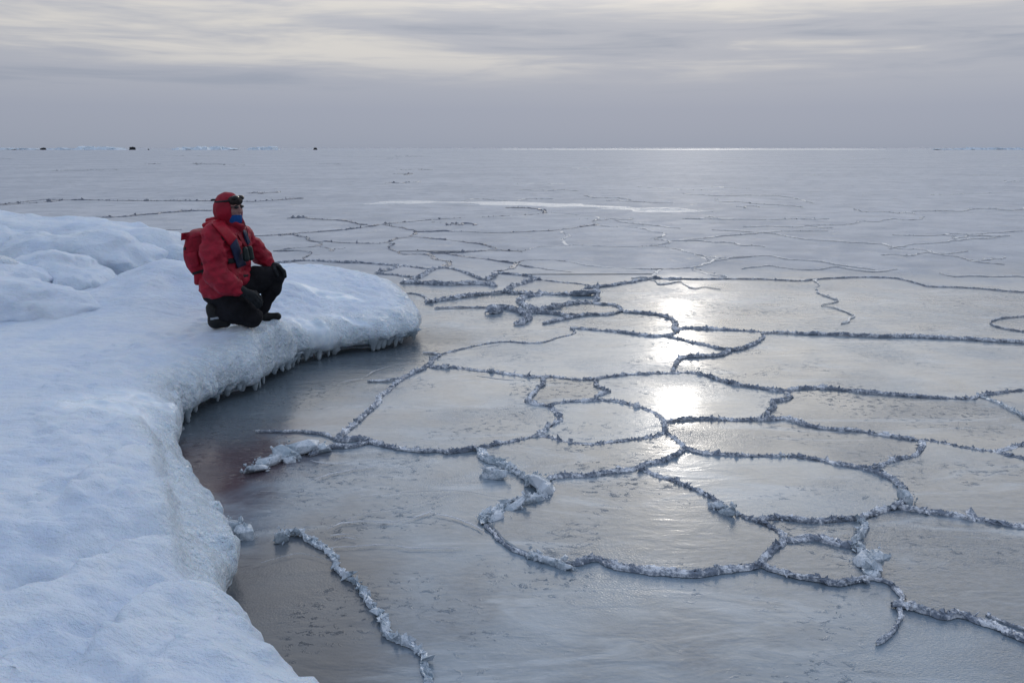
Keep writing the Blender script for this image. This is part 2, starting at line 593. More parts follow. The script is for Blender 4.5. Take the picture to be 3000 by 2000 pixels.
# ------------------------------------------------------------------ the ridge network (traced on the ice plane)
CROPS = {'A': (1000, 720, 2.352), 'B': (1900, 720, 2.13818), 'C': (800, 400, 1.68), 'D': (2100, 1200, 1.96),
         'E': (1300, 1200, 2.352), 'F': (600, 1200, 1.96), 'L': (0, 380, 2.352), 'R': (2000, 400, 2.352), 'P': (0, 0, 1.0)}
LINES = """
M A -16,1322 90,1247 180,1160 240,1090 290,1030 350,980 430,920 500,880 590,840 625,800 690,755
T A 690,755 760,735 880,705 1000,680 1100,668 1170,668 1260,675 1370,675 1430,660 1500,635 1570,620 1610,600 1580,570
M A 1580,570 1700,580 1800,590 1920,602 2050,618 2150,630 2270,622 2310,605
M A 2310,605 2290,560 2300,540 2260,500 2200,480 2100,468 1980,460 1940,455
M A 1940,455 1850,475 1700,480 1600,495 1480,520 1380,540
M A 1940,455 1920,430 1880,415 1800,408 1730,402
B A 1730,402 1620,400 1500,425 1400,445 1320,465 1250,470 1150,440 1030,430
M A 1320,465 1450,470 1540,485 1640,489
B A 1250,470 1285,500 1250,535 1190,545
B A 1730,402 1760,350 1750,290
B A 1750,290 1650,325 1600,345 1500,345 1330,335 1200,330 1110,325
B A 1200,300 1110,325 1000,335 880,350 760,370 660,380 580,395
B A 1320,465 1300,440 1250,405 1230,385 1290,355 1400,345
B A 400,262 520,262 640,268 760,272 900,265 1000,270 1080,280
B A 1150,285 1250,270 1330,240 1380,240
M A 1380,240 1300,215 1180,200 1060,190
T A 1380,240 1500,255 1650,268 1750,290
M A 0,120 120,120 260,130 400,140 520,155 600,165 700,155 760,160
M A 760,160 830,180 890,205 960,232 1000,240
B A 1000,240 1060,215 1060,190
B A 240,190 330,170 410,150
M A 240,195 380,205 510,205
B A 450,245 540,220 590,190 650,180
F A 700,155 740,120 640,95 610,65
F A 330,10 400,45 440,65 600,65 800,50 950,40 1100,38 1250,42
M A 1750,290 1900,270 2050,245 2150,225 2250,230 2352,230
M A 600,838 640,845 750,845 850,855 960,870 1060,880 1180,895 1280,912 1340,910 1450,910 1560,922 1660,930 1760,925 1850,910 1980,895 2100,890 2250,885 2352,880
M A 1380,912 1390,960 1340,1000 1310,1050 1270,1080 1340,1100 1430,1110
M A 1430,1110 1520,1090 1650,1078 1800,1075 1900,1085 2000,1105 2100,1135 2180,1170 2230,1220
M A 1430,1110 1480,1150 1510,1200 1450,1247
M A 1740,928 1760,970 1830,1010 1770,1035 1730,1045
T A 180,935 300,935 432,918
T A 560,742 620,745 690,755
T A 450,330 520,335 580,360 580,395
T A 640,435 750,430 860,428 1030,430
M B 175,549 200,530 260,525 400,530 560,538 710,548
M B 710,548 850,548 1000,555 1200,562 1450,573 1700,575 1900,585 2100,595 2352,608 2800,632
M B 710,548 720,580 660,620 580,650 500,660 400,640 300,615 180,590 90,575
M B 500,660 440,690 320,695 220,705 180,730 150,798
M B 214,800 260,800 340,815 440,850 560,880 680,900 800,915 860,920 920,905 1050,900 1200,910 1400,930 1600,945 1800,960 2000,965 2080,945
M B 2080,945 2200,930 2352,915 2800,885
C B 2080,945 2120,965 2200,1000 2280,1040 2352,1080 2560,1190 2700,1230
M B 875,914 890,960 820,975 770,985 790,1020 740,1050 740,1095
M B 97,1112 250,1095 400,1092 550,1100 740,1095 860,1095 960,1120 1100,1150 1300,1170 1500,1195 1700,1225 1850,1245 2000,1280 2150,1300 2352,1345 2800,1440
M B 2150,1300 2250,1285 2352,1260 2700,1230 2800,1200
T B 214,209 300,212 500,210 700,212 850,218 960,222 1050,212 1200,203 1400,200 1560,208 1680,238 1760,258 1900,262 2100,272 2250,288 2352,295 2700,330
W B 1050,240 1070,290 1130,320 1200,350 1090,375 1200,400 1270,440 1200,490
T B 2600,430 2352,445 2200,460 2140,485 2200,515 2352,540 2600,560
F B 500,210 340,175 270,145 380,100 300,60 170,20 0,5
F B 0,190 80,155 270,145
F B 380,100 550,75 750,65 870,85 1050,100 1250,130 1400,155
M E 1524,91 1520,130 1530,170
M E 1530,170 1600,220 1650,270 1620,310
M E 1530,170 1450,200 1300,220 1150,240 1000,248 850,235 750,210 660,180
M E 744,118 690,150 640,190 520,215 400,245 300,270 220,275
M E 1645,280 1800,305 2000,320 2200,325 2352,325
M E 1620,310 1500,360 1380,390 1300,420 1150,450 1000,470 850,475 730,490
M E 1350,402 1400,440 1500,480 1620,520 1750,570 1850,625 1950,690 2050,740 2150,780 2240,820 2300,850
D E 220,275 300,340 400,390 500,440 600,490 730,490
D E 730,490 720,560 640,620 520,640 400,690 320,740 290,800
T E 290,800 350,860 380,900 450,950 520,990 700,1040 880,1075
M E 880,1075 1050,1040 1150,1080 1300,1100 1500,1125 1700,1135 1900,1120 2050,1100 2180,1080
M F 780,190 880,175 960,190 1060,215 1200,240 1330,245 1430,250 1555,229
M F 600,270 720,225 850,215 960,190
T F 290,130 440,130 560,130 700,150 780,190
M D 392,271 500,285 600,300 700,320 800,335 880,355 960,385 1030,430 1070,480 1060,530 1010,570
M D 885,357 980,310 1060,295 1140,270 1180,220 1190,190
M D 1010,570 900,610 830,635 700,645 560,655 420,640 320,635 215,628
M D 1010,570 1100,580 1250,600 1400,620 1600,660 1764,680 2200,750
M D 349,708 385,760 300,830 250,890 249,900
M D 385,760 520,745 640,765 740,790 790,790
C D 790,637 840,660 850,700 800,740 790,790
D D 790,790 850,840 900,880 880,930 900,980
M D 249,900 320,930 450,965 580,990 680,1010 800,1000 900,980
T D 900,980 980,1000 1030,1050 1070,1090 1050,1135
M D 1000,1135 1050,1135 1100,1140 1200,1165 1300,1190 1400,1195 1500,1230 1600,1260 1764,1330 2200,1480
T D 1540,1190 1650,1230 1764,1270 2200,1400
T D 1050,1135 1040,1240 980,1310 920,1355
C F 450,740 530,720 620,770 700,810 750,860 760,920 830,970 880,1030 920,1100 980,1180 1040,1240 1040,1300 1130,1340 1210,1390 1260,1450 1280,1520 1300,1568 1310,1800
S F 900,520 1150,495 1420,475 1600,500 1740,520
S F 720,700 900,605 1200,560 1420,490
S F 1080,610 1300,605 1500,640 1620,700
S F 700,800 880,780 1200,800 1480,805
S F 480,460 700,390 880,345
S F 980,660 1130,640 1300,590
S F 330,470 500,480 620,480 770,520
S F 420,500 480,515 560,565
S F 700,690 800,655 1000,650 1180,660
S F 720,725 820,720 900,735
S F 740,765 800,738 870,755
S F 320,885 480,850 560,840 730,880
S F 580,350 680,345 780,365 880,350 1000,330
S F 600,300 700,315 820,310 1000,290 1200,285
S F 1700,690 1810,690 1870,740 1960,760
S E 390,850 480,830 560,860 620,900 780,950 850,990
S A 0,945 150,920 250,870 400,820 560,790
S A 940,900 1080,925 1190,935
S A 680,745 860,720 1100,690
S P 1290,760 1300,775 1390,790
F C 0,485 110,480 250,470 400,455 500,442 530,435
F C 530,435 650,455 705,470 680,495 600,505 580,520 520,530 400,530 300,522 200,520
F C 100,485 170,500 190,515 240,530 200,545 100,552 0,555
F C 570,525 570,555 620,570 640,580 760,580 900,575 1000,568 1090,560 1220,570
F C 680,495 780,505 860,512 960,525 1050,540 1090,560
F C 760,580 790,605 860,620 830,640
F C 0,565 130,565 180,580 160,600
M C 0,628 150,612 280,618 336,623
F C 80,405 150,400 190,385
F C 200,408 330,415 480,430
F C 530,435 700,420 900,405 1100,395 1300,385 1350,375 1290,358 1150,350
F C 1350,375 1500,388 1600,400 1570,420 1630,445 1780,450 1850,465 1940,485 1860,505 1950,520 1850,540 1700,545 1500,537 1300,545 1220,570
F C 720,465 900,470 1100,475 1300,468 1420,460 1600,450
F C 1410,475 1440,495 1430,520 1450,537
F C 1850,540 1950,550 2050,575 2130,595 2180,605 2100,635 1990,655 1890,660 1870,690
F C 1890,660 1700,650 1560,640 1450,618
F C 1450,618 1350,610 1220,615 1190,645 1080,665
F C 2180,605 2352,595
F C 2060,650 2150,670 2260,695
F L 0,485 300,487 600,487 900,490 1400,492 1700,495 2100,475
F L 0,520 250,505 450,490
F L 400,618 700,607 870,600 1100,578 1300,562 1600,555
F L 1060,698 1250,690
F L 1700,735 1900,728 2000,720 2352,698
F R 0,720 250,690 560,665 700,655 1000,652
F R 200,645 560,665 800,705 1000,720 1380,745
F R 0,395 300,410 640,410 900,460
F R 0,570 400,572 800,570 1000,568
"""
polys = []
for ln in LINES.strip().splitlines():
    p = ln.split()
    ox, oy, sc = CROPS[p[1]]
    pts = [(ox + float(q.split(',')[0]) / sc, oy + float(q.split(',')[1]) / sc) for q in p[2:]]
    polys.append([p[0], pts])

# close the plates beyond the right edge of the view with two more ridges
polys.append(['M', [(3200, 1000), (3230, 1060), (3205, 1130), (3260, 1200), (3215, 1280), (3260, 1300), (3190, 1390), (3150, 1480), (3225, 1580), (3290, 1700), (3235, 1820), (3215, 1950)]])

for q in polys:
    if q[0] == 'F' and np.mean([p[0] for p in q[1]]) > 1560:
        q[0] = 'W'  # cracks on the sun side: their glints are painted as pale ice
# snap loose ends onto the lines they meet
TOL = 17.0
for i, (cl, pts) in enumerate(polys):
    if cl in 'S':
        continue
    for end in (0, -1):
        p = np.array(pts[end])
        best = None
        for j, (cl2, q) in enumerate(polys):
            if j == i or cl2 == 'S':
                continue
            Q = np.array(q)
            dv = np.hypot(*(Q - p).T)
            k = int(dv.argmin())
            if dv[k] < TOL * 0.75 and (best is None or dv[k] < best[0]):
                best = (dv[k], j, k, None)
        if best is None:
            for j, (cl2, q) in enumerate(polys):
                if j == i or cl2 == 'S':
                    continue
                Q = np.array(q)
                for k in range(len(Q) - 1):
                    e = Q[k + 1] - Q[k]
                    tt = np.clip(np.dot(p - Q[k], e) / max(1e-9, np.dot(e, e)), 0, 1)
                    c = Q[k] + tt * e
                    dd = np.hypot(*(c - p))
                    if dd < TOL and (best is None or dd < best[0]):
                        best = (dd, j, k, c)
        if best is None:
            continue
        _, j, k, c = best
        if c is None:
            pts[end] = tuple(polys[j][1][k])
        else:
            polys[j][1].insert(k + 1, tuple(c))
            pts[end] = tuple(c)

smoothed = []
for cl, pts in polys:
    smoothed.append((cl, catmull(pts, 4)))

# plates: closed faces of the network -----------------------------------
nodes, adj = {}, {}
def nid(p):
    k = (round(p[0], 1), round(p[1], 1))
    if k not in nodes:
        nodes[k] = len(nodes)
        adj[nodes[k]] = set()
    return nodes[k]
for cl, P in smoothed:
    if cl in 'S':
        continue
    ids = [nid(p) for p in P]
    for a, b in zip(ids[:-1], ids[1:]):
        if a != b:
            adj[a].add(b)
            adj[b].add(a)
coords = {v: k for k, v in nodes.items()}
todo = [n for n in adj if len(adj[n]) == 1]
while todo:
    n = todo.pop()
    for q in list(adj[n]):
        adj[q].discard(n)
        adj[n].discard(q)
        if len(adj[q]) == 1:
            todo.append(q)
order = {n: sorted(adj[n], key=lambda q: math.atan2(coords[q][1] - coords[n][1], coords[q][0] - coords[n][0])) for n in adj if adj[n]}
seen, faces_px = set(), []
for a in order:
    for b in order[a]:
        if (a, b) in seen:
            continue
        loop, u, v = [], a, b
        while (u, v) not in seen and len(loop) < 5000:
            seen.add((u, v))
            loop.append(u)
            o = order[v]
            u, v = v, o[(o.index(u) - 1) % len(o)]
        if len(loop) > 5:
            faces_px.append([coords[n] for n in loop])

n_plate = 0
for f in faces_px:
    f = f[::-1]
    W = np.array([at(*p)[:2] for p in f])
    x, y = W[:, 0], W[:, 1]
    area = 0.5 * np.sum(x * np.roll(y, -1) - np.roll(x, -1) * y)
    pxa = np.array(f)
    parea = 0.5 * np.sum(pxa[:, 0] * np.roll(pxa[:, 1], -1) - np.roll(pxa[:, 0], -1) * pxa[:, 1])
    if area < 0.08 or area > 160 or abs(parea) < 600 or y.max() > 40:
        continue
    ctr = W.mean(0)
    # pull the rim in a little so that neighbours do not touch
    tn = np.roll(W, -1, 0) - np.roll(W, 1, 0)
    nrm = np.stack([-tn[:, 1], tn[:, 0]], 1) / (np.linalg.norm(tn, axis=1)[:, None] + 1e-9)
    W1 = W + nrm * 0.012
    W2 = W + nrm * 0.022
    zt = 0.007 + 0.009 * random.random()
    tess = geometry.tessellate_polygon([[Vector((p[0], p[1], 0)) for p in W2]])
    n = len(W)
    V = np.vstack([np.c_[W1, np.full(n, -0.004)], np.c_[W1, np.full(n, zt - 0.004)], np.c_[W2, np.full(n, zt)]]) - np.array([ctr[0], ctr[1], 0])
    r = np.arange(n)
    r2 = (r + 1) % n
    q = np.vstack([np.stack([r, r2, r2 + n, r + n], 1), np.stack([r + n, r2 + n, r2 + 2 * n, r + 2 * n], 1)])
    tri = np.array([t for t in tess]) + 2 * n
    a3 = V[tri]
    nz = np.cross(a3[:, 1] - a3[:, 0], a3[:, 2] - a3[:, 0])[:, 2]
    tri[nz < 0] = tri[nz < 0][:, ::-1]
    mesh_obj('ice_plate', V, [q, tri], M_PLATE, sea, loc=(ctr[0], ctr[1], 0))
    n_plate += 1
print('plates', n_plate)

# ridges ------------------------------------------------------------------
CLS = {  # half width, height, crumbs per metre, crumb size, material
    'M': (0.018, 0.015, 150, 0.0150, M_RIDGE), 'B': (0.030, 0.028, 120, 0.026, M_RIDGE),
    'C': (0.015, 0.012, 100, 0.0210, M_CHUNK), 'D': (0.028, 0.022, 130, 0.022, M_CHUNK),
    'T': (0.009, 0.007, 90, 0.0085, M_RIDGE),
    'F': (0.028, 0.013, 8, 0.016, M_THIN), 'W': (0.020, 0.006, 14, 0.009, M_FROST_GLINT),  # W cracks: sun glints put into the pale colour
    'S': (0.0028, 0.0010, 0, 0.01, M_SEAM)}


def shard_verts(c, size, n):
    """n little irregular ice splinters as octahedra round centres c (n,3)."""
    base = np.array([[1, 0, 0], [-1, 0, 0], [0, 1, 0], [0, -1, 0], [0, 0, 1], [0, 0, -1]], float)
    fac = np.array([[0, 2, 4], [2, 1, 4], [1, 3, 4], [3, 0, 4], [2, 0, 5], [1, 2, 5], [3, 1, 5], [0, 3, 5]])
    ax = rng.uniform(0.35, 1.0, (n, 1, 3)) * np.array([1.25, 0.75, 0.8])
    v = base[None] * ax * size[:, None, None] + rng.normal(0, 0.18, (n, 6, 3)) * size[:, None, None]
    q = rng.normal(size=(n, 4))
    q /= np.linalg.norm(q, axis=1)[:, None]
    a, b, c_, d = q.T
    R = np.stack([np.stack([1 - 2 * (c_ * c_ + d * d), 2 * (b * c_ - a * d), 2 * (b * d + a * c_)], 1),
                  np.stack([2 * (b * c_ + a * d), 1 - 2 * (b * b + d * d), 2 * (c_ * d - a * b)], 1),
                  np.stack([2 * (b * d - a * c_), 2 * (c_ * d + a * b), 1 - 2 * (b * b + c_ * c_)], 1)], 1)
    v = np.einsum('nij,nkj->nki', R, v) + c[:, None, :]
    f = fac[None] + (np.arange(n) * 6)[:, None, None]
    return v.reshape(-1, 3), f.reshape(-1, 3)


def build_ridge(cl, P):
    hw, hh, dens, csz, mat = CLS[cl]
    W = np.array([at(*p)[:2] for p in P])
    seg = np.hypot(*np.diff(W, axis=0).T)
    s = np.r_[0, np.cumsum(seg)]
    L = s[-1]
    dist = np.hypot(W[:, 0], W[:, 1]).mean()
    step = max(0.014, dist * 0.0028)
    if cl == 'S':
        step = 0.03
    n = int(min(1400, max(6, L / step)))
    u = np.linspace(0, L, n)
    X = np.c_[np.interp(u, s, W[:, 0]), np.interp(u, s, W[:, 1])]
    far = max(1.0, dist / 14.0) if cl in 'FW' else 1.0
    hw, csz = hw * min(far, 4.0), csz * min(far, 2.6)
    hh = hh * min(far, 1.8)
    tn = np.gradient(X, axis=0)
    tn /= np.linalg.norm(tn, axis=1)[:, None] + 1e-9
    nr = np.stack([-tn[:, 1], tn[:, 0]], 1)
    sd = random.randint(0, 9999)
    wig = (noise2(u / (hw * 9), sd * 1.0, sd) * 0.7 + noise2(u / (hw * 3), 5.5, sd) * 0.45) * hw
    if cl in 'SFW':
        wig = noise2(u / (0.45 * far), sd * 1.0, sd) * (0.014 * far ** 1.5 if cl in 'FW' else 0.025) + wig * 0.6
        if cl in 'FW':
            wig = wig + 0.05 * far * noise2(u / (0.55 * far), 7.7, sd + 1) + 0.035 * far * noise2(u / (0.2 * far), 9.1, sd + 2)
    if cl == 'S':
        wig = wig + noise2(u / 0.05, 3.3, sd) * 0.007 + noise2(u / 0.15, 4.4, sd) * 0.015
    X = X + nr * wig[:, None]
    env = np.clip(np.minimum(u, L - u) / (hw * 2.0), 0.25, 1)
    wm = np.maximum(0.35, 1 + 0.45 * noise2(u / (hw * 6), 1.5, sd + 1) + 0.75 * noise2(u / (hw * 30), 6.5, sd + 6)) * env
    hm = np.maximum(0.22, 0.80 + 0.55 * noise2(u / (hw * 5), 2.5, sd + 2) + 0.75 * noise2(u / (hw * 28), 4.5, sd + 5)) * env
    if cl in 'SFW':
        br = sstep(-0.25, 0.25, noise2(u / (0.5 * far), 8.5, sd + 3) + 0.5 * noise2(u / (0.15 * far), 2.2, sd + 4))
        hm = hm * (0.12 + 0.88 * br)
        wm = wm * (0.18 + 0.82 * br)
        if cl == 'S':
            hm, wm = hm * br, wm * (0.1 + 0.9 * br)
    M = 5 if cl == 'S' else 9
    th = np.linspace(0, math.pi, M)
    off = np.cos(th)[None] * (hw * wm)[:, None]
    zz_ = (np.sin(th)[None] ** 0.8) * (hh * hm)[:, None]
    if cl != 'S':
        off = off + rng.normal(0, 0.14, off.shape) * hw
        zz_ = np.maximum(zz_ * (1 + rng.normal(0, 0.30, off.shape)), -0.01)
        zz_[:, 0] = zz_[:, -1] = -0.01
    else:
        zz_[:, 0] = zz_[:, -1] = -0.002
    Vx = X[:, None, 0] + nr[:, None, 0] * off
    Vy = X[:, None, 1] + nr[:, None, 1] * off
    base_z = 0.013 if dist < 45 else 0.0
    V = np.stack([Vx, Vy, zz_ + base_z], 2).reshape(-1, 3)
    i, j = np.meshgrid(np.arange(n - 1), np.arange(M - 1), indexing='ij')
    a = (i * M + j).ravel()
    Q = np.stack([a, a + M, a + M + 1, a + 1], 1)
    faces = [Q]
    k = int(min(5000, L * dens))
    if k > 0 and cl != 'S':
        uu = rng.uniform(0, L, k)
        t = np.clip(rng.normal(0, 0.62, k), -1.7, 1.7)
        cx = np.interp(uu, u, X[:, 0]) + np.interp(uu, u, nr[:, 0]) * t * hw
        cy = np.interp(uu, u, X[:, 1]) + np.interp(uu, u, nr[:, 1]) * t * hw
        hz = np.interp(uu, u, hh * hm) * np.clip(1 - (t / 1.05) ** 2, 0.0, 1)
        size = csz * np.exp(rng.normal(-0.25, 0.45, k))
        size = np.where(np.abs(t) > 1.0, size * 0.6, size)
        cz = base_z + hz * rng.uniform(0.55, 1.0, k) + size * 0.12
        sv_, sf = shard_verts(np.stack([cx, cy, cz], 1), size, k)
        sv_[:, 2] = np.maximum(sv_[:, 2], -0.01)
        faces.append(sf + len(V))
        V = np.vstack([V, sv_])
    ctr = np.array([V[:, 0].mean(), V[:, 1].mean(), 0])
    nm = {'S': 'ice_seam', 'F': 'ice_crack', 'W': 'ice_crack', 'T': 'ice_crack'}.get(cl, 'ice_ridge')
    mesh_obj(nm, V - ctr, faces, mat, sea, smooth=(cl == 'S'), loc=tuple(ctr))


for cl, P in smoothed:
    build_ridge(cl, P)

# the finer cracks further out: sun glints painted pale at right, dark at left
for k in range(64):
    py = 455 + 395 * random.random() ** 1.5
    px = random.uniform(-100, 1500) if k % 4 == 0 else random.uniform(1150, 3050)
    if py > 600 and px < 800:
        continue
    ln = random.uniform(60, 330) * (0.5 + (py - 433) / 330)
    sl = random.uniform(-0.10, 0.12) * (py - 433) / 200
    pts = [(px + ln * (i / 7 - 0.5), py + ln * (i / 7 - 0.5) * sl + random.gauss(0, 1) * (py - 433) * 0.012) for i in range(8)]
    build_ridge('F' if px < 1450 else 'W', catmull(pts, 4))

# pale strips far out: frost, and sun glare painted white at the horizon
def frost_glare_strip(pxs, half):
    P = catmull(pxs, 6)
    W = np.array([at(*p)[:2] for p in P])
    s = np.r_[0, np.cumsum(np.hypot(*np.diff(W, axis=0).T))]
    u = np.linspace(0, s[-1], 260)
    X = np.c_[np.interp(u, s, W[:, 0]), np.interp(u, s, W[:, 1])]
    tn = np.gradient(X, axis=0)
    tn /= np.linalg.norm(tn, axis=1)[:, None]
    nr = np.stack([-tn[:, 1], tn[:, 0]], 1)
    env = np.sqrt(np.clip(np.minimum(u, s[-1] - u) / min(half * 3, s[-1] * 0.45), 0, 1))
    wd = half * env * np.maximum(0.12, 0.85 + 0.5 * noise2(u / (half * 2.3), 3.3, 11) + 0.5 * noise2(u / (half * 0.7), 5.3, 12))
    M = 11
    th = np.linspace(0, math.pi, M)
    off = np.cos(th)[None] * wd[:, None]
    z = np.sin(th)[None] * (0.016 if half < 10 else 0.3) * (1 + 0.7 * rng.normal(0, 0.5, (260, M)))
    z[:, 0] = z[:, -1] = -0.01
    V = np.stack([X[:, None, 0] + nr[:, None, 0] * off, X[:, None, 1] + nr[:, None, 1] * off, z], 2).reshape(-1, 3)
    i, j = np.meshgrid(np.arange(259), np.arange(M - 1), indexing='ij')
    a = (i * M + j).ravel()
    mesh_obj('frost_glare_strip', V, np.stack([a, a + M, a + M + 1, a + 1], 1), M_FROST_GLINT, sea)
frost_glare_strip([(1062, 600), (1180, 593), (1400, 594), (1600, 600), (1800, 607), (1850, 610)], 0.8)
frost_glare_strip([(1745, 612), (1850, 612), (1980, 617), (2090, 621)], 0.95)
frost_glare_strip([(1480, 437.9), (1800, 438.1), (2100, 438.1), (2480, 437.9)], 200.0)  # sun glare along the horizon, painted as a white strip

# ------------------------------------------------------------------ the ice shelf
edge_px = [  # outline of the shelf at the height given
    (1243, 955, 0.14), (1205, 982, 0.10), (1172, 994, 0.08), (1127, 1012, 0.06), (1050, 1016, 0.06), (997, 1024, 0.06),
    (920, 1045, 0.06), (870, 1056, 0.06), (858, 1074, 0.06), (805, 1098, 0.06), (767, 1128, 0.06), (722, 1140, 0.06),
    (672, 1154, 0.06), (637, 1172, 0.06), (576, 1203, 0.06), (532, 1234, 0.08), (524, 1262, 0.14),
    (530, 1300, 0.22), (553, 1345, 0.25), (598, 1412, 0.25), (628, 1470, 0.26), (640, 1530, 0.27), (650, 1600, 0.28),
    (676, 1690, 0.28), (700, 1745, 0.30), (748, 1810, 0.33), (832, 1875, 0.35), (950, 1935, 0.37), (1130, 2000, 0.38)]
edge = [at(*p)[:2] for p in edge_px]
edge += [(-0.05, 2.46), (0.42, 2.25), (0.95, 1.75), (1.5, 1.1), (1.9, 0.2), (2.2, -1.2), (2.3, -2.6),
         (-12, -2.6), (-12, 15.5), (-8.0, 15.3), (-6.0, 14.2), (-4.6, 13.0), (-3.7, 12.0)]
edge += [at(816, 772, 0.40)[:2], at(900, 772, 0.40)[:2], at(969, 776, 0.40)[:2], at(1040, 783, 0.40)[:2], at(1110, 800, 0.40)[:2],
         at(1175, 835, 0.36)[:2], at(1212, 880, 0.30)[:2], at(1236, 920, 0.22)[:2]]
edge = np.array(edge)


def poly_sd(X, Y, P):
    """distance to the polygon, positive inside"""
    d2 = np.full(X.shape, 1e9, np.float32)
    inside = np.zeros(X.shape, bool)
    n = len(P)
    for i in range(n):
        a, b = P[i], P[(i + 1) % n]
        e = b - a
        t = np.clip(((X - a[0]) * e[0] + (Y - a[1]) * e[1]) / (e @ e), 0, 1)
        d2 = np.minimum(d2, (X - a[0] - t * e[0]) ** 2 + (Y - a[1] - t * e[1]) ** 2)
        c = ((a[1] > Y) != (b[1] > Y)) & (X < (b[0] - a[0]) * (Y - a[1]) / (b[1] - a[1] + 1e-12) + a[0])
        inside ^= c
    d = np.sqrt(d2)
    return np.where(inside, d, -d)


def seg_d(X, Y, pts):
    d2 = np.full(X.shape, 1e9, np.float32)
    side = np.zeros(X.shape, np.float32)
    for a, b in zip(pts[:-1], pts[1:]):
        a, b = np.array(a), np.array(b)
        e = b - a
        t = np.clip(((X - a[0]) * e[0] + (Y - a[1]) * e[1]) / (e @ e), 0, 1)
        q = (X - a[0] - t * e[0]) ** 2 + (Y - a[1] - t * e[1]) ** 2
        sg = np.sign(e[0] * (Y - a[1]) - e[1] * (X - a[0]))
        side = np.where(q < d2, sg, side)
        d2 = np.minimum(d2, q)
    return np.sqrt(d2), side


def gauss(X, Y, px, py, z, rx, ry):
    c = at(px, py, z)
    return np.exp(-((X - c[0]) / rx) ** 2 - ((Y - c[1]) / ry) ** 2)


SHELF_Z = 0.5
DRIFTS = [([(0, 1562), (150, 1550), (300, 1516), (430, 1488), (560, 1466)], 0.12, 0.070),
          ([(-60, 1800), (60, 1740), (150, 1715), (260, 1640), (340, 1598), (430, 1560)], 0.10, 0.055),
          ([(315, 1830), (345, 1795), (380, 1745), (450, 1685), (560, 1640)], 0.09, 0.050),
          ([(30, 1920), (150, 1868), (280, 1845), (400, 1800)], 0.10, 0.018),
          ([(420, 1950), (470, 1890), (560, 1800), (610, 1750)], 0.11, 0.036),
          ([(225, 1400), (290, 1350), (370, 1310), (450, 1280)], 0.13, 0.048),
          ([(300, 1460), (370, 1420), (450, 1390), (520, 1350)], 0.10, 0.022),
          ([(340, 1215), (380, 1190), (430, 1165)], 0.12, 0.018)]


GLAZE = [(300, 1165, 0.36, 0.30), (400, 1128, 0.34, 0.16), (960, 858, 0.46, 0.13), (950, 905, 0.50, 0.13), (1010, 885, 0.3, 0.06)]


def glaze_at(X, Y):
    g = np.zeros(np.shape(X), np.float32)
    for px, py, rx, ry in GLAZE:
        g = np.maximum(g, gauss(X, Y, px, py, 0.5, rx, ry))
    return sstep(0.30, 0.75, g + 0.22 * fbm2(np.asarray(X) * 4, np.asarray(Y) * 9, 3, 88))


def shelf_top(X, Y, d):
    di = np.maximum(d, 0)
    H = SHELF_Z - 0.16 * np.exp(-di / 0.34)
    apron = sstep(5.7, 5.2, Y) * sstep(3.0, 3.5, Y) * sstep(-0.9, -1.1, X)
    H -= 0.11 * apron * (1 - sstep(0.15, 0.24, d + 0.06 * fbm2(X * 3, Y * 3, 2, 81)))
    # the tongue slopes down towards its tip
    tip = at(1243, 950, 0.2)
    H -= 0.10 * np.exp(-((X - tip[0]) / 1.1) ** 2 - ((Y - tip[1]) / 1.3) ** 2)
    # rises on the tongue behind the person and the low bank behind him
    H += 0.13 * gauss(X, Y, 960, 812, 0.55, 0.85, 0.75)
    H += 0.11 * gauss(X, Y, 845, 850, 0.55, 0.22, 0.30) * sstep(-0.2, 0.6, d)
    H += (0.30 + 0.10 * fbm2(X * 2.2, Y * 2.2, 3, 71)) * gauss(X, Y, 440, 815, 0.75, 0.72, 0.80)
    H += 0.18 * gauss(X, Y, 620, 800, 0.7, 0.6, 0.9)
    # near part: swells of drifted snow running to the edge
    near = sstep(6.0, 4.0, Y)
    for pts, wdt, amp in DRIFTS:
        dd, side = seg_d(X, Y, [at(p[0], p[1], 0.5)[:2] for p in pts])
        far_side = side > 0          # the side away from the camera drops off sharply
        H += amp * np.exp(-(dd / np.where(far_side, wdt * 0.35, wdt * 1.7)) ** 2)
        H -= amp * 0.5 * np.exp(-((dd - wdt * 0.7) / (wdt * 0.6)) ** 2) * far_side
    H -= 0.06 * gauss(X, Y, 62, 1678, 0.5, 0.055, 0.06)
    H -= 0.03 * gauss(X, Y, 130, 1668, 0.5, 0.06, 0.05)
    H += near * 0.045 * fbm2(X * 1.3 + 3, Y * 1.3, 3, 21)
    H += 0.030 * fbm2(X * 2.4, Y * 2.4, 4, 5) * (0.35 + 0.65 * near)
    # trodden lumpy patch at the left
    lump = np.exp(-((X + 2.15) / 0.55) ** 2 - ((Y - 3.6) / 0.5) ** 2)
    H += lump * 0.035 * fbm2(X * 9, Y * 9, 3, 9)
    calm = 1 - 0.92 * glaze_at(X, Y)
    H += calm * 0.016 * fbm2(X * 5 + 0.8 * Y, Y * 9, 3, 33) * (0.4 + 0.6 * sstep(-0.2, 0.3, fbm2(X * 0.9, Y * 0.9, 2, 35)))
    H += calm * 0.009 * fbm2(X * 11, Y * 15, 3, 31)
    # level where the person kneels
    pc = at(712, 947, SHELF_Z)
    m = np.exp(-(((X - pc[0]) / 0.62) ** 2 + ((Y - pc[1] - 0.02) / 0.42) ** 2) ** 2)
    H = H * (1 - m) + SHELF_Z * m
    return H


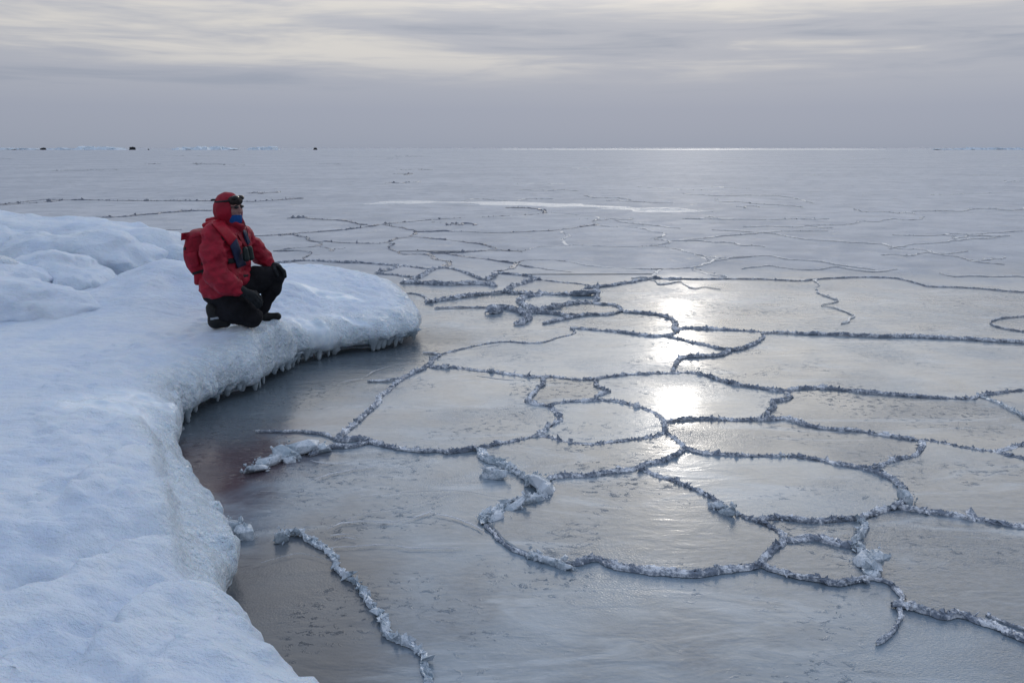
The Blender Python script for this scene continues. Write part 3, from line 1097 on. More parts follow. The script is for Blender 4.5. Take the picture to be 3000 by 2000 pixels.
ysl = [-2.2]
while ysl[-1] < 14.6:
    yv = ysl[-1]
    ysl.append(yv + (0.05 if yv < 1.6 else max(0.020, 0.0042 * yv)))
xsl = [-9.0]
while xsl[-1] < 2.7:
    xv = xsl[-1]
    xsl.append(xv + (0.06 if xv < -5.5 else 0.026 if xv < 0 else 0.04))
xs, ys = np.array(xsl, np.float32), np.array(ysl, np.float32)
zs = np.arange(-0.05, 1.12, 0.024, dtype=np.float32)
X2, Y2 = np.meshgrid(xs, ys, indexing='ij')
D2 = poly_sd(X2, Y2, edge).astype(np.float32)
Dn = D2 + 0.035 * fbm2(X2 * 2.2, Y2 * 2.2, 3, 3) + 0.020 * noise2(X2 * 9, Y2 * 9, 4) + 0.012 * noise2(X2 * 19, Y2 * 19, 6)
H2 = shelf_top(X2, Y2, D2).astype(np.float32)
Z1 = zs[None, None, :]
# lower bulge of re-frozen ice along the near edge
blg = (0.06 * gauss(X2, Y2, 650, 1580, 0.2, 0.17, 0.38) + 0.05 * gauss(X2, Y2, 585, 1440, 0.2, 0.15, 0.3))[:, :, None]
inset = 0.20 * sstep(0.085, 0.015, Z1) + 0.04 * sstep(0.16, 0.07, Z1)
near3 = sstep(6.2, 5.2, Y2)[:, :, None]
inset = inset * (1 - 0.75 * near3)
side = -(Dn[:, :, None] - inset + blg * sstep(0.33, 0.16, Z1))
Fv = smax(Z1 - H2[:, :, None], side, 0.13)
nearedge = np.abs(D2) < 0.8
nz3 = np.zeros_like(Fv)
ii, jj = np.nonzero(nearedge)
xx3, yy3 = X2[ii, jj][:, None], Y2[ii, jj][:, None]
nz3[ii, jj] = 0.040 * fbm3(xx3 * 6, yy3 * 6, Z1[0] * 3.0, 2, 40) + 0.020 * noise3(xx3 * 17, yy3 * 17, Z1[0] * 6, 44)
Fv = (Fv + nz3).astype(np.float32)
Vs, Qs = surface_nets(Fv, xs, ys, zs)
dv = poly_sd(Vs[:, 0].astype(np.float32), Vs[:, 1].astype(np.float32), edge)
wet = sstep(0.40, 0.10, dv + 0.10 * fbm2(Vs[:, 0] * 3, Vs[:, 1] * 3, 3, 50))
wet = np.maximum(wet * np.where(Vs[:, 1] < 3.3, 0.35, 1.0), 0)
glz = glaze_at(Vs[:, 0], Vs[:, 1])
del Fv, nz3, side
shelf = mesh_obj('ice_shelf', Vs, Qs, M_SNOW, smooth=True, attrs={'wet': np.maximum(wet, 0.8 * glz), 'glaze': glz})
tag(shelf, 'snow covered shore ice shelf with a dripping rounded edge', kind='structure')

# icicles and ice columns under the shelf edge
def icicle(x, y, ztop, zbot, r, flat):
    n, m = 9, 7
    V = []
    lean = rng.normal(0, 0.008, 2)
    for k in range(m):
        t = k / (m - 1)
        rr = r * ((1 - t) ** 0.55 * 0.8 + 0.9 * max(0.0, 0.45 - t) + (0.34 if flat else 0.05)) * (1 + rng.normal(0, 0.08))
        for q in range(n):
            a = 2 * math.pi * q / n
            V.append((x + lean[0] * t + rr * math.cos(a) * (1 + rng.normal(0, 0.1)), y + lean[1] * t + 0.8 * rr * math.sin(a), ztop + (zbot - ztop) * t))
    Q = [(k * n + q, k * n + (q + 1) % n, (k + 1) * n + (q + 1) % n, (k + 1) * n + q) for k in range(m - 1) for q in range(n)]
    Q = np.array(Q)[:, ::-1]
    cap = np.array([[(m - 1) * n + q, (m - 1) * n + (q + 1) % n, (m - 1) * n + (q + 2) % n] for q in range(0)]).reshape(0, 3)
    o = mesh_obj('icicle', np.array(V), [Q], M_ICICLE, shelf, smooth=True)
    return o


m, t = new_mat('icicle_ice')
pos = t.n('ShaderNodeNewGeometry').outputs['Position']
n1 = t.noise(t.vmath('MULTIPLY', pos, (1, 1, 0.25)), 60, 3, 0.6)
finish(t, Base_Color=t.mix(n1, v4((0.42, 0.52, 0.59)), v4((0.66, 0.75, 0.82))), Transmission_Weight=0.35, Roughness=0.25, IOR=1.31,
       Normal=t.bump(n1, 0.4, 0.006))
M_ICICLE = m
E = np.array(edge[:17])
es = np.r_[0, np.cumsum(np.hypot(*np.diff(E, axis=0).T))]
u = 0.05
while u < es[-1] - 0.02:
    ex, ey = np.interp(u, es, E[:, 0]), np.interp(u, es, E[:, 1])
    k = min(len(E) - 2, int(np.searchsorted(es, u)) - 1 if u > 0 else 0)
    tg = E[k + 1] - E[k]
    tg = tg / np.linalg.norm(tg)
    nin = np.array([tg[1], -tg[0]])          # towards the shelf
    if poly_sd(np.array([ex + nin[0] * 0.1]), np.array([ey + nin[1] * 0.1]), edge)[0] < 0:
        nin = -nin
    grp = noise2(u * 1.1, 0.5, 77)
    if grp > -0.4:
        big_ = u < 1.6
        r = random.uniform(0.016, 0.050) * (1.4 if big_ and random.random() < 0.55 else 1)
        dep = random.uniform(0.02, 0.09)
        icicle(ex + nin[0] * dep, ey + nin[1] * dep, random.uniform(0.11, 0.15), random.uniform(0.0, 0.08), r, random.random() < 0.92)
    u += random.uniform(0.035, 0.13)

# ------------------------------------------------------------------ ice mounds on the shelf
def ell(X, Y, Z, c, r):
    k = np.sqrt(((X - c[0]) / r[0]) ** 2 + ((Y - c[1]) / r[1]) ** 2 + ((Z - c[2]) / r[2]) ** 2)
    return (k - 1) * min(r)


def mound(label, balls, step, namp=0.05, nf=1.6, k=0.18, seed=1, wetv=0.0, group=None):
    """balls: (px, py, z, rx, ry, rz) with the centre on the ray through the pixel at height z"""
    B = [(at(px, py, z), (rx, ry, rz)) for px, py, z, rx, ry, rz in balls]
    lo = np.min([np.array(c) - np.array(r) * 1.15 for c, r in B], 0) - 0.1
    hi = np.max([np.array(c) + np.array(r) * 1.15 for c, r in B], 0) + 0.1
    lo[2] = max(lo[2], 0.30)
    gx = np.arange(lo[0], hi[0], step, dtype=np.float32)
    gy = np.arange(lo[1], hi[1], step, dtype=np.float32)
    gz = np.arange(lo[2], hi[2], step, dtype=np.float32)
    X, Y, Z = np.meshgrid(gx, gy, gz, indexing='ij')
    F = None
    for c, r in B:
        e = ell(X, Y, Z, c, r)
        F = e if F is None else smin(F, e, k)
    F = F + namp * fbm3(X * nf, Y * nf, Z * nf * 1.4, 3, seed) + 0.5 * namp * fbm3(X * nf * 2.7, Y * nf * 2.7, Z * nf * 3.5, 3, seed + 4) + 0.016 * fbm3(X * 9, Y * 9, Z * 15, 2, seed + 9)
    V, Q = surface_nets(F.astype(np.float32), gx, gy, gz)
    org = np.array([V[:, 0].mean(), V[:, 1].mean(), 0.5])
    w_ = wetv * sstep(0.1, 0.6, fbm2(V[:, 0] * 2, V[:, 2] * 3, 3, seed) + 0.3) if wetv else np.zeros(len(V))
    o = mesh_obj('ice_mound', V - org, Q, M_SNOW, smooth=True, attrs={'wet': w_}, loc=tuple(org))
    return tag(o, label, 'ice mound', group)


mound('long high ice bank at the far left with a steep translucent right end',
      [(-250, 706, 0.60, 2.2, 1.5, 0.54), (110, 718, 0.56, 1.7, 1.25, 0.42), (350, 730, 0.54, 0.95, 0.9, 0.36), (455, 745, 0.50, 0.36, 0.5, 0.38)],
      0.045, 0.12, 1.1, 0.16, 3, 0.35)
mound('rounded icy hump in the middle of the left bank, undercut at its lower right',
      [(190, 765, 0.70, 0.75, 0.55, 0.33), (300, 765, 0.70, 0.62, 0.55, 0.33), (380, 790, 0.60, 0.34, 0.45, 0.24)],
      0.032, 0.12, 1.9, 0.09, 5, 0.5)
mound('low slope of ice ending in a rough dirty grey nose left of the person',
      [(-40, 780, 0.62, 0.9, 0.7, 0.42), (130, 830, 0.60, 0.62, 0.55, 0.30), (220, 858, 0.55, 0.34, 0.35, 0.22), (270, 890, 0.52, 0.13, 0.18, 0.17)],
      0.028, 0.11, 2.4, 0.08, 8, 0.25)
mound('snow covered mound at the left edge in front of the other mounds',
      [(-120, 860, 0.60, 0.85, 0.62, 0.36), (60, 905, 0.55, 0.58, 0.50, 0.27), (200, 930, 0.50, 0.34, 0.32, 0.14)],
      0.028, 0.11, 2.2, 0.09, 12, 0.15)
mound('small square block of pale blue ice behind the red backpack',
      [(515, 762, 0.62, 0.20, 0.20, 0.20), (500, 775, 0.52, 0.18, 0.2, 0.15), (535, 775, 0.55, 0.18, 0.2, 0.2)],
      0.025, 0.02, 3.0, 0.05, 15, 0.6)
mound('dark smooth bulb of ice at the left picture edge above the front mound',
      [(-5, 795, 0.80, 0.22, 0.20, 0.17)], 0.022, 0.02, 4.0, 0.05, 18, 0.9)

# ------------------------------------------------------------------ loose ice on the sheet
def ice_lump(name, label, cat, balls, step, seed, mat=None, group=None, namp=0.0):
    """A heap of flat-sided broken slabs, one hull per entry of balls (pixel, height, radii, turn)."""
    rr = np.random.default_rng(seed)
    bm = bmesh.new()
    for px, py, z, rx, ry, rz, rot in balls:
        c = np.array(at(px, py, z))
        n = 22
        d = rr.normal(size=(n, 3))
        d /= (np.abs(d) ** 5).sum(1)[:, None] ** 0.2
        p = d * np.array([rx, ry, rz]) * 0.82 * rr.uniform(0.72, 1.06, (n, 1))
        tilt = rr.normal(0, 0.22, 2)
        p[:, 2] += p[:, 0] * tilt[0] + p[:, 1] * tilt[1]
        ca, sa = math.cos(rot), math.sin(rot)
        p = np.stack([p[:, 0] * ca - p[:, 1] * sa, p[:, 0] * sa + p[:, 1] * ca, p[:, 2]], 1) + c
        p[:, 2] = np.maximum(p[:, 2], -0.01)
        vsn = [bm.verts.new(q) for q in p]
        res = bmesh.ops.convex_hull(bm, input=vsn)
        bmesh.ops.delete(bm, geom=list({g for g in res['geom_interior'] + res['geom_unused'] if isinstance(g, bmesh.types.BMVert)}), context='VERTS')
    bmesh.ops.bevel(bm, geom=bm.edges[:], offset=0.0035, segments=1, affect='EDGES')
    bm.normal_update()
    me0 = bpy.data.meshes.new('tmp')
    bmesh.ops.triangulate(bm, faces=bm.faces[:])
    bm.to_mesh(me0)
    bm.free()
    V = np.array([v.co[:] for v in me0.vertices])
    T = np.array([p.vertices[:] for p in me0.polygons])
    bpy.data.meshes.remove(me0)
    k = 34 * len(balls)
    pick = V[rr.integers(0, len(V), k)] + rr.normal(0, 0.012, (k, 3))
    pick = pick[pick[:, 2] > 0.002]
    sz = 0.0105 * np.exp(rr.normal(0, 0.45, len(pick))) * max(1.0, step / 0.012)
    sv_, sf = shard_verts(pick, sz, len(pick))
    org = np.array([V[:, 0].mean(), V[:, 1].mean(), 0.0])
    o = mesh_obj(name, np.vstack([V, sv_]) - org, np.vstack([T, sf + len(V)]), mat or M_CHUNK, smooth=False, loc=tuple(org))
    return tag(o, label, cat, group)


FX = lambda x, y: (600 + x / 1.96, 1200 + y / 1.96)
EX = lambda x, y: (1300 + x / 2.352, 1200 + y / 2.352)
ice_lump('ice_heap', 'long heap of white slushy ice on the reddish dark ice beside the shelf', 'ice heap',
         [(*FX(290, 345), 0.01, 0.10, 0.06, 0.05, 0.5), (*FX(380, 300), 0.01, 0.13, 0.08, 0.06, 0.6), (*FX(470, 255), 0.02, 0.12, 0.09, 0.07, 0.4),
          (*FX(560, 230), 0.02, 0.14, 0.10, 0.09, 0.1), (*FX(660, 225), 0.02, 0.10, 0.06, 0.05, -0.2), (*FX(490, 290), 0.01, 0.05, 0.04, 0.04, 0.2)], 0.012, 61)
ice_lump('ice_block', 'small wedge shaped block of ice lying just left of the crumbled ridge junction', 'ice block',
         [(*EX(350, 450), 0.015, 0.115, 0.05, 0.055, -0.3), (*EX(330, 430), 0.03, 0.07, 0.04, 0.05, -0.2)], 0.010, 62)
ice_lump('ice_block', 'largest upright lump of frosty ice heaped on the crooked ridge', 'ice block',
         [(*EX(650, 520), 0.03, 0.085, 0.10, 0.09, 0.2), (*EX(600, 480), 0.03, 0.06, 0.06, 0.06, 0.1), (*EX(700, 560), 0.02, 0.06, 0.07, 0.06, 0.4)], 0.010, 63)
ice_lump('ice_slab', 'smooth narrow bar of ice lying on the near blue ice, alone', 'ice slab',
         [(*EX(640, 1015), 0.012, 0.085, 0.030, 0.026, -0.45), (*EX(740, 1045), 0.012, 0.10, 0.030, 0.026, -0.45), (*EX(830, 1075), 0.012, 0.07, 0.028, 0.024, -0.45)], 0.008, 64, namp=0.012)
ice_lump('ice_slab', 'pale bar of ice resting on the diagonal ridge at the right', 'ice slab',
         [(*EX(1890, 665), 0.03, 0.06, 0.028, 0.035, -0.9), (*EX(1950, 700), 0.03, 0.07, 0.028, 0.032, -0.8)], 0.008, 65, namp=0.012)
ice_lump('ice_slab', 'long flat broken slab at the foot of the crooked ridge', 'ice slab',
         [(*EX(600, 620), 0.02, 0.12, 0.05, 0.04, 0.5), (*EX(480, 670), 0.02, 0.13, 0.05, 0.04, 0.55), (*EX(370, 730), 0.02, 0.10, 0.045, 0.035, 0.9)], 0.010, 66)
ice_lump('ice_block', 'grey glassy lump of ice frozen against the foot of the shelf', 'ice block',
         [(*FX(160, 680), 0.02, 0.09, 0.08, 0.08, 0.1), (*FX(230, 710), 0.02, 0.07, 0.06, 0.06, 0.1)], 0.010, 67)
ice_lump('ice_block', 'small spiky white lump at the head of the near chunky ridge', 'ice block',
         [(*FX(440, 740), 0.02, 0.045, 0.04, 0.06, 0.1)], 0.008, 68)
ice_lump('ice_block', 'bright slab of ice standing on the outer right bend of the ridge loop', 'ice block',
         [(2100 + 1085 / 1.96, 1200 + 500 / 1.96, 0.04, 0.035, 0.09, 0.05, 0.1)], 0.010, 69)
ice_lump('ice_block', 'rough white clump where the small loop meets the right hand ridge', 'ice block',
         [(2100 + 900 / 1.96, 1200 + 860 / 1.96, 0.03, 0.05, 0.12, 0.05, 0.15), (2100 + 840 / 1.96, 1200 + 880 / 1.96, 0.02, 0.05, 0.09, 0.04, 0.2)], 0.010, 70)
AX = lambda x, y: (1000 + x / 2.352, 720 + y / 2.352)
ice_lump('ice_slab', 'tilted bar of ice at the right end of the jumbled ridges', 'ice slab',
         [(*AX(1690, 320), 0.06, 0.30, 0.07, 0.06, 0.25)], 0.018, 71, M_RIDGE)
ice_lump('ice_block', 'flat ice block on the jumbled ridges nearest the tip of the shelf', 'ice block',
         [(*AX(1060, 440), 0.04, 0.16, 0.10, 0.08, 0.1)], 0.018, 72, M_RIDGE)

# ------------------------------------------------------------------ far hummocks and rocks near the horizon
def hummock(label, px0, px1, dist, hpx, n, seed, blocky=1.0):
    """A jumble of tilted ice blocks between two bearings, hpx pixels high in the photograph."""
    rr = np.random.default_rng(seed)
    x0, x1 = (px0 - 1500) / F_PX * dist, (px1 - 1500) / F_PX * dist
    Hm = hpx / F_PX * dist
    Vv, Ff = [], []
    wid = abs(x1 - x0)
    base = np.array([[-1, -1, -1], [1, -1, -1], [1, 1, -1], [-1, 1, -1], [-1, -1, 1], [1, -1, 1], [1, 1, 1], [-1, 1, 1]], float)
    fc = np.array([[0, 3, 2, 1], [4, 5, 6, 7], [0, 1, 5, 4], [1, 2, 6, 5], [2, 3, 7, 6], [3, 0, 4, 7]])
    for i in range(n):
        t = rr.uniform(0, 1)
        env = 0.25 + 0.75 * (math.sin(math.pi * t) ** 0.6) * (0.45 + 0.55 * (0.5 + 0.5 * float(noise2(np.array([t * 7.0]), np.array([seed * 1.0]), seed)[0])))
        h = Hm * env * rr.uniform(0.45, 1.0)
        sx, sy = rr.uniform(0.02, 0.07) * min(wid, 45.0) + Hm * 0.4, rr.uniform(0.6, 1.6) * Hm * 1.5
        v = base * np.array([sx, sy, h * 0.6]) * (1 + rr.normal(0, 0.18, (8, 3)))
        v[4:, :2] *= rr.uniform(0.3, 0.85)
        a = rr.normal(0, 0.10)
        R = np.array([[math.cos(a), 0, math.sin(a)], [0, 1, 0], [-math.sin(a), 0, math.cos(a)]])
        v = v @ R.T + np.array([(t - 0.5) * wid * 0.92, rr.normal(0, Hm * 1.2), h * 0.35])
        Ff.append(fc + 8 * i)
        Vv.append(v)
    V = np.vstack(Vv)
    V[:, 2] = np.maximum(V[:, 2], -0.3)
    o = mesh_obj('ice_hummock', V, np.vstack(Ff), M_HUMMOCK, loc=((x0 + x1) / 2, dist, 0))
    return tag(o, label, 'ice hummock', 'pack ice hummocks along the horizon')


hummock('faint low ice hummock on the horizon left of the black rock', 20, 145, 900, 8, 26, 1)
hummock('flat ice hummock on the horizon just right of the black rock', 160, 240, 900, 9, 18, 2)
hummock('peaked ice hummock on the horizon between the black rock and the grey rock', 245, 385, 880, 13, 34, 3)
hummock('widest blue hummock on the horizon left of the person', 535, 700, 840, 13, 60, 4)
hummock('rounded blue hummock on the horizon above the hood of the person', 745, 835, 840, 13, 34, 5)
hummock('long thin blue line of pack ice on the horizon at the far right', 2700, 3120, 900, 8, 130, 6)


def far_rock(label, px, dist, wpx, hpx, seed):
    lo = dist / F_PX
    r = (wpx / 2 * lo, wpx / 2 * lo * 0.8, hpx * lo)
    n, mm = 18, 9
    V = []
    for i in range(mm):
        ph = math.pi / 2 * i / (mm - 1)
        for j in range(n):
            a = 2 * math.pi * j / n
            k = 1 + 0.28 * float(noise3(np.array([math.cos(a) * 1.4 + seed]), np.array([math.sin(a) * 1.4]), np.array([ph * 2.0]), seed)[0])
            V.append((r[0] * math.cos(ph) ** 0.6 * math.cos(a) * k, r[1] * math.cos(ph) ** 0.6 * math.sin(a) * k, r[2] * math.sin(ph) * k))
    Q = [(i * n + j, i * n + (j + 1) % n, (i + 1) * n + (j + 1) % n, (i + 1) * n + j) for i in range(mm - 1) for j in range(n)]
    o = mesh_obj('far_rock', np.array(V), np.array(Q), M_ROCK, loc=((px - 1500) * lo, dist, -0.1))
    return tag(o, label, 'rock')


far_rock('black flat rock on the horizon at the far left', 156, 870, 17, 6, 3)
far_rock('grey pointed rock at the right foot of the peaked hummock', 412, 850, 20, 8, 4)
far_rock('small dark rock alone on the horizon right of the person', 936, 900, 11, 6, 5)
far_rock('tiny dark rock on the horizon between the grey rock and the widest hummock', 458, 870, 5, 3, 6)

# ------------------------------------------------------------------ the kneeling person
base = at(712, 950, SHELF_Z)
PROT = math.atan2(-base[0], base[1])
CPX = 1200.0


def P(cx, cy, y=0.0):
    return np.array([(cx - 640) / CPX, y, (1475 - cy) / CPX - 0.12 * y])


def rc(X, Y, Z, a, b, ra, rb):
    ba = b - a
    t = np.clip(((X - a[0]) * ba[0] + (Y - a[1]) * ba[1] + (Z - a[2]) * ba[2]) / (ba @ ba), 0, 1)
    return np.sqrt((X - a[0] - t * ba[0]) ** 2 + (Y - a[1] - t * ba[1]) ** 2 + (Z - a[2] - t * ba[2]) ** 2) - (ra + (rb - ra) * t)


def sph(X, Y, Z, c, r):
    return np.sqrt((X - c[0]) ** 2 + (Y - c[1]) ** 2 + (Z - c[2]) ** 2) - r


def chain(X, Y, Z, pts, k=0.03):
    F = None
    for (a, ra), (b, rb) in zip(pts[:-1], pts[1:]):
        e = rc(X, Y, Z, a, b, ra, rb)
        F = e if F is None else smin(F, e, k)
    return F


BF = np.array([0.88, -0.47, 0.0])          # the way the trunk faces
BL = np.array([0.47, 0.88, 0.0])           # his left
HF = np.array([0.80, -0.60, 0.0])          # the way the head faces
HL = np.array([0.60, 0.80, 0.0])
HC = P(578, 258, -0.02)                    # centre of the head

R_ARM = [(P(405, 530, -0.18), 0.100), (P(400, 720, -0.235), 0.100), (P(425, 930, -0.27), 0.093), (P(500, 1010, -0.30), 0.085), (P(600, 1062, -0.31), 0.066)]
L_ARM = [(P(690, 520, 0.17), 0.085), (P(800, 650, 0.23), 0.078), (P(868, 745, 0.25), 0.073), (P(968, 868, 0.20), 0.056)]
R_LEG = [(P(470, 1110, -0.10), 0.125), (P(600, 1260, -0.15), 0.115), (P(735, 1372, -0.17), 0.086)]
R_SHIN = [(P(735, 1375, -0.17), 0.084), (P(560, 1340, -0.14), 0.078), (P(400, 1300, -0.11), 0.062)]
L_LEG = [(P(600, 1070, 0.08), 0.128), (P(820, 990, 0.13), 0.112), (P(1000, 955, 0.16), 0.082)]
L_SHIN = [(P(1000, 965, 0.16), 0.084), (P(965, 1080, 0.17), 0.080), (P(925, 1165, 0.17), 0.066)]
L_LOW = [(P(905, 1190, 0.17), 0.052), (P(835, 1360, 0.17), 0.050)]


def f_jacket(X, Y, Z, grow=0.0, folds=True):
    F = None
    for c, off, r in [(P(530, 560), 0.085, 0.140), (P(540, 640), 0.092, 0.142), (P(535, 790), 0.088, 0.138), (P(515, 920), 0.088, 0.145), (P(480, 1040), 0.085, 0.168)]:
        for sg in (-1, 1):
            e = sph(X, Y, Z, c + BL * off * sg, r)
            F = e if F is None else smin(F, e, 0.06)
    F = smin(F, rc(X, Y, Z, P(560, 520), P(585, 425), 0.10, 0.078), 0.04)
    for sg, q in ((-1, P(425, 505, -0.15)), (1, P(672, 500, 0.15))):
        F = smin(F, rc(X, Y, Z, P(545, 480), q, 0.085, 0.085), 0.05)
    hem = (Z - (P(0, 1145)[2] + (X - P(250, 0)[0]) * 0.23 - 0.02 * np.sin(X * 22)))
    F = smax(F, -hem, 0.02)
    F = smin(F, chain(X, Y, Z, R_ARM), 0.022)
    F = smin(F, chain(X, Y, Z, L_ARM), 0.022)
    if folds:
        n = fbm3(X * 7, Y * 7, Z * 11 + X * 5, 3, 90)
        F = F + 0.016 * n + 0.022 * np.abs(noise3(X * 8 + Z * 5, Y * 8, Z * 13 - X * 6, 95)) + 0.010 * np.abs(noise3(X * 15 - Z * 9, Y * 15, Z * 22 + X * 9, 96)) - 0.008
    return F - grow


def f_trousers(X, Y, Z, folds=True):
    F = None
    for sg in (-1, 1):
        e = sph(X, Y, Z, P(470, 1075) + BL * 0.07 * sg, 0.152)
        F = e if F is None else smin(F, e, 0.05)
    for ch in (R_LEG, R_SHIN, L_LEG, L_SHIN):
        F = smin(F, chain(X, Y, Z, ch), 0.03)
    F = smin(F, chain(X, Y, Z, L_LOW), 0.012)
    if folds:
        F = F + 0.014 * fbm3(X * 8, Y * 8, Z * 8, 3, 97) + 0.008 * np.abs(noise3(X * 14, Y * 12, Z * 14, 99))
    return smax(F, -Z + 0.002, 0.01)


def f_body(X, Y, Z):
    F = np.sqrt(((X - HC[0]) * HF[0] + (Y - HC[1]) * HF[1]) ** 2 / 0.098 ** 2
                + ((X - HC[0]) * HL[0] + (Y - HC[1]) * HL[1]) ** 2 / 0.076 ** 2
                + (Z - HC[2]) ** 2 / 0.112 ** 2)
    F = (F - 1) * 0.076
    jaw = HC + HF * 0.035 + np.array([0, 0, -0.070])
    F = smin(F, sph(X, Y, Z, jaw, 0.058), 0.03)
    nose = HC + HF * 0.098
    F = smin(F, rc(X, Y, Z, nose + np.array([0, 0, 0.012]), nose + HF * 0.014 + np.array([0, 0, -0.026]), 0.009, 0.014), 0.012)
    brow = HC + HF * 0.086 + np.array([0, 0, 0.026])
    F = smin(F, rc(X, Y, Z, brow - HL * 0.034, brow + HL * 0.034, 0.013, 0.013), 0.012)
    for sg in (-1, 1):
        F = smin(F, sph(X, Y, Z, HC + HF * 0.066 + HL * 0.042 * sg + np.array([0, 0, -0.020]), 0.026), 0.02)
        F = smax(F, -sph(X, Y, Z, HC + HF * 0.104 + HL * 0.032 * sg + np.array([0, 0, 0.006]), 0.014), 0.008)
        F = smin(F, sph(X, Y, Z, HC + HL * 0.076 * sg + np.array([0, 0, -0.01]), 0.018), 0.01)
    mouth = HC + HF * 0.088 + np.array([0, 0, -0.058])
    F = smin(F, rc(X, Y, Z, mouth - HL * 0.016, mouth + HL * 0.016, 0.010, 0.010), 0.01)
    F = smin(F, rc(X, Y, Z, HC + np.array([0, 0, -0.06]), P(560, 520), 0.055, 0.06), 0.03)
    for c, off, r in [(P(530, 600), 0.085, 0.105), (P(525, 800), 0.075, 0.105), (P(480, 1040), 0.075, 0.115)]:
        for sg in (-1, 1):
            F = smin(F, sph(X, Y, Z, c + BL * off * sg, r), 0.08)
    for ch in (R_ARM, L_ARM, R_LEG, R_SHIN, L_LEG, L_SHIN, L_LOW):
        F = smin(F, chain(X, Y, Z, [(p, max(0.03, r - 0.035)) for p, r in ch]), 0.03)
    return F


person = sdf_obj('person', f_body, (-0.50, -0.42, 0.03), (0.42, 0.36, 1.16), 0.0075, M_SKIN)
person.location = (base[0], base[1], base[2] - 0.016)
person.rotation_euler = (0, 0, PROT)
tag(person, 'person in a red hooded jacket kneeling on one knee, looking out over the ice', 'person')
sdf_obj('jacket', f_jacket, (-0.50, -0.46, 0.22), (0.40, 0.40, 0.94), 0.0075, M_RED, person)
sdf_obj('trousers', f_trousers, (-0.36, -0.36, -0.02), (0.44, 0.34, 0.60), 0.0075, M_BLACK, person)


def f_hood(X, Y, Z):
    c = P(562, 250, 0.0)
    F = (np.sqrt(((X - c[0]) / 0.108) ** 2 + ((Y - c[1]) / 0.112) ** 2 + ((Z - c[2]) / 0.130) ** 2) - 1) * 0.108
    F = smin(F, rc(X, Y, Z, P(560, 300), P(600, 425, -0.01), 0.112, 0.088), 0.05)
    F = smin(F, rc(X, Y, Z, P(600, 430, -0.02), P(655, 425, -0.05), 0.070, 0.060), 0.04)
    op = HC + HF * 0.135
    cut = (np.sqrt((((X - op[0]) * HF[0] + (Y - op[1]) * HF[1]) / 0.11) ** 2
                   + (((X - op[0]) * HL[0] + (Y - op[1]) * HL[1]) / 0.088) ** 2 + ((Z - op[2] + 0.005) / 0.122) ** 2) - 1) * 0.088
    F = smax(F, -cut, 0.012)
    return F + 0.012 * fbm3(X * 10, Y * 10, Z * 9, 3, 101) + 0.005 * np.abs(noise3(X * 18, Y * 18, Z * 12, 103))


sdf_obj('hood', f_hood, (-0.26, -0.22, 0.76), (0.12, 0.20, 1.19), 0.006, M_REDHOOD, person)


def f_gaiter(X, Y, Z):
    c = HC + HF * 0.030 + np.array([0, 0, -0.082])
    F = (np.sqrt((((X - c[0]) * HF[0] + (Y - c[1]) * HF[1]) / 0.080) ** 2 + (((X - c[0]) * HL[0] + (Y - c[1]) * HL[1]) / 0.072) ** 2
                 + ((Z - c[2]) / 0.085) ** 2) - 1) * 0.072
    top = Z - (HC[2] - 0.042 - 0.22 * ((X - HC[0]) * HF[0] + (Y - HC[1]) * HF[1] - 0.06))
    return smax(F, top, 0.008) + 0.006 * fbm3(X * 16, Y * 16, Z * 16, 2, 105)


sdf_obj('neck_gaiter', f_gaiter, (-0.20, -0.20, 0.80), (0.12, 0.12, 1.04), 0.006, M_BLUE, person)


def f_fringe(X, Y, Z):
    c = HC + HF * 0.066 + np.array([0, 0, 0.062])
    F = (np.sqrt((((X - c[0]) * HF[0] + (Y - c[1]) * HF[1]) / 0.052) ** 2 + (((X - c[0]) * HL[0] + (Y - c[1]) * HL[1]) / 0.070) ** 2
                 + ((Z - c[2]) / 0.040) ** 2) - 1) * 0.040
    return F + 0.012 * fbm3(X * 22, Y * 22, Z * 10, 2, 107)


sdf_obj('cap_peak', f_fringe, (-0.15, -0.20, 0.95), (0.14, 0.12, 1.18), 0.006, M_HAIR, person)


def f_shades(X, Y, Z):
    F = None
    for sg in (-1, 1):
        c = HC + HF * 0.099 + HL * 0.033 * sg + np.array([0, 0, 0.016])
        e = (np.sqrt((((X - c[0]) * HF[0] + (Y - c[1]) * HF[1]) / 0.010) ** 2 + (((X - c[0]) * HL[0] + (Y - c[1]) * HL[1]) / 0.030) ** 2
                     + ((Z - c[2]) / 0.015) ** 2) - 1) * 0.010
        F = e if F is None else smin(F, e, 0.006)
        F = smin(F, rc(X, Y, Z, c + HL * 0.028 * sg, HC + HF * 0.01 + HL * 0.078 * sg + np.array([0, 0, 0.016]), 0.005, 0.004), 0.004)
    return F


sdf_obj('sunglasses', f_shades, (-0.16, -0.20, 0.98), (0.10, 0.10, 1.06), 0.0045, M_LENS, person)


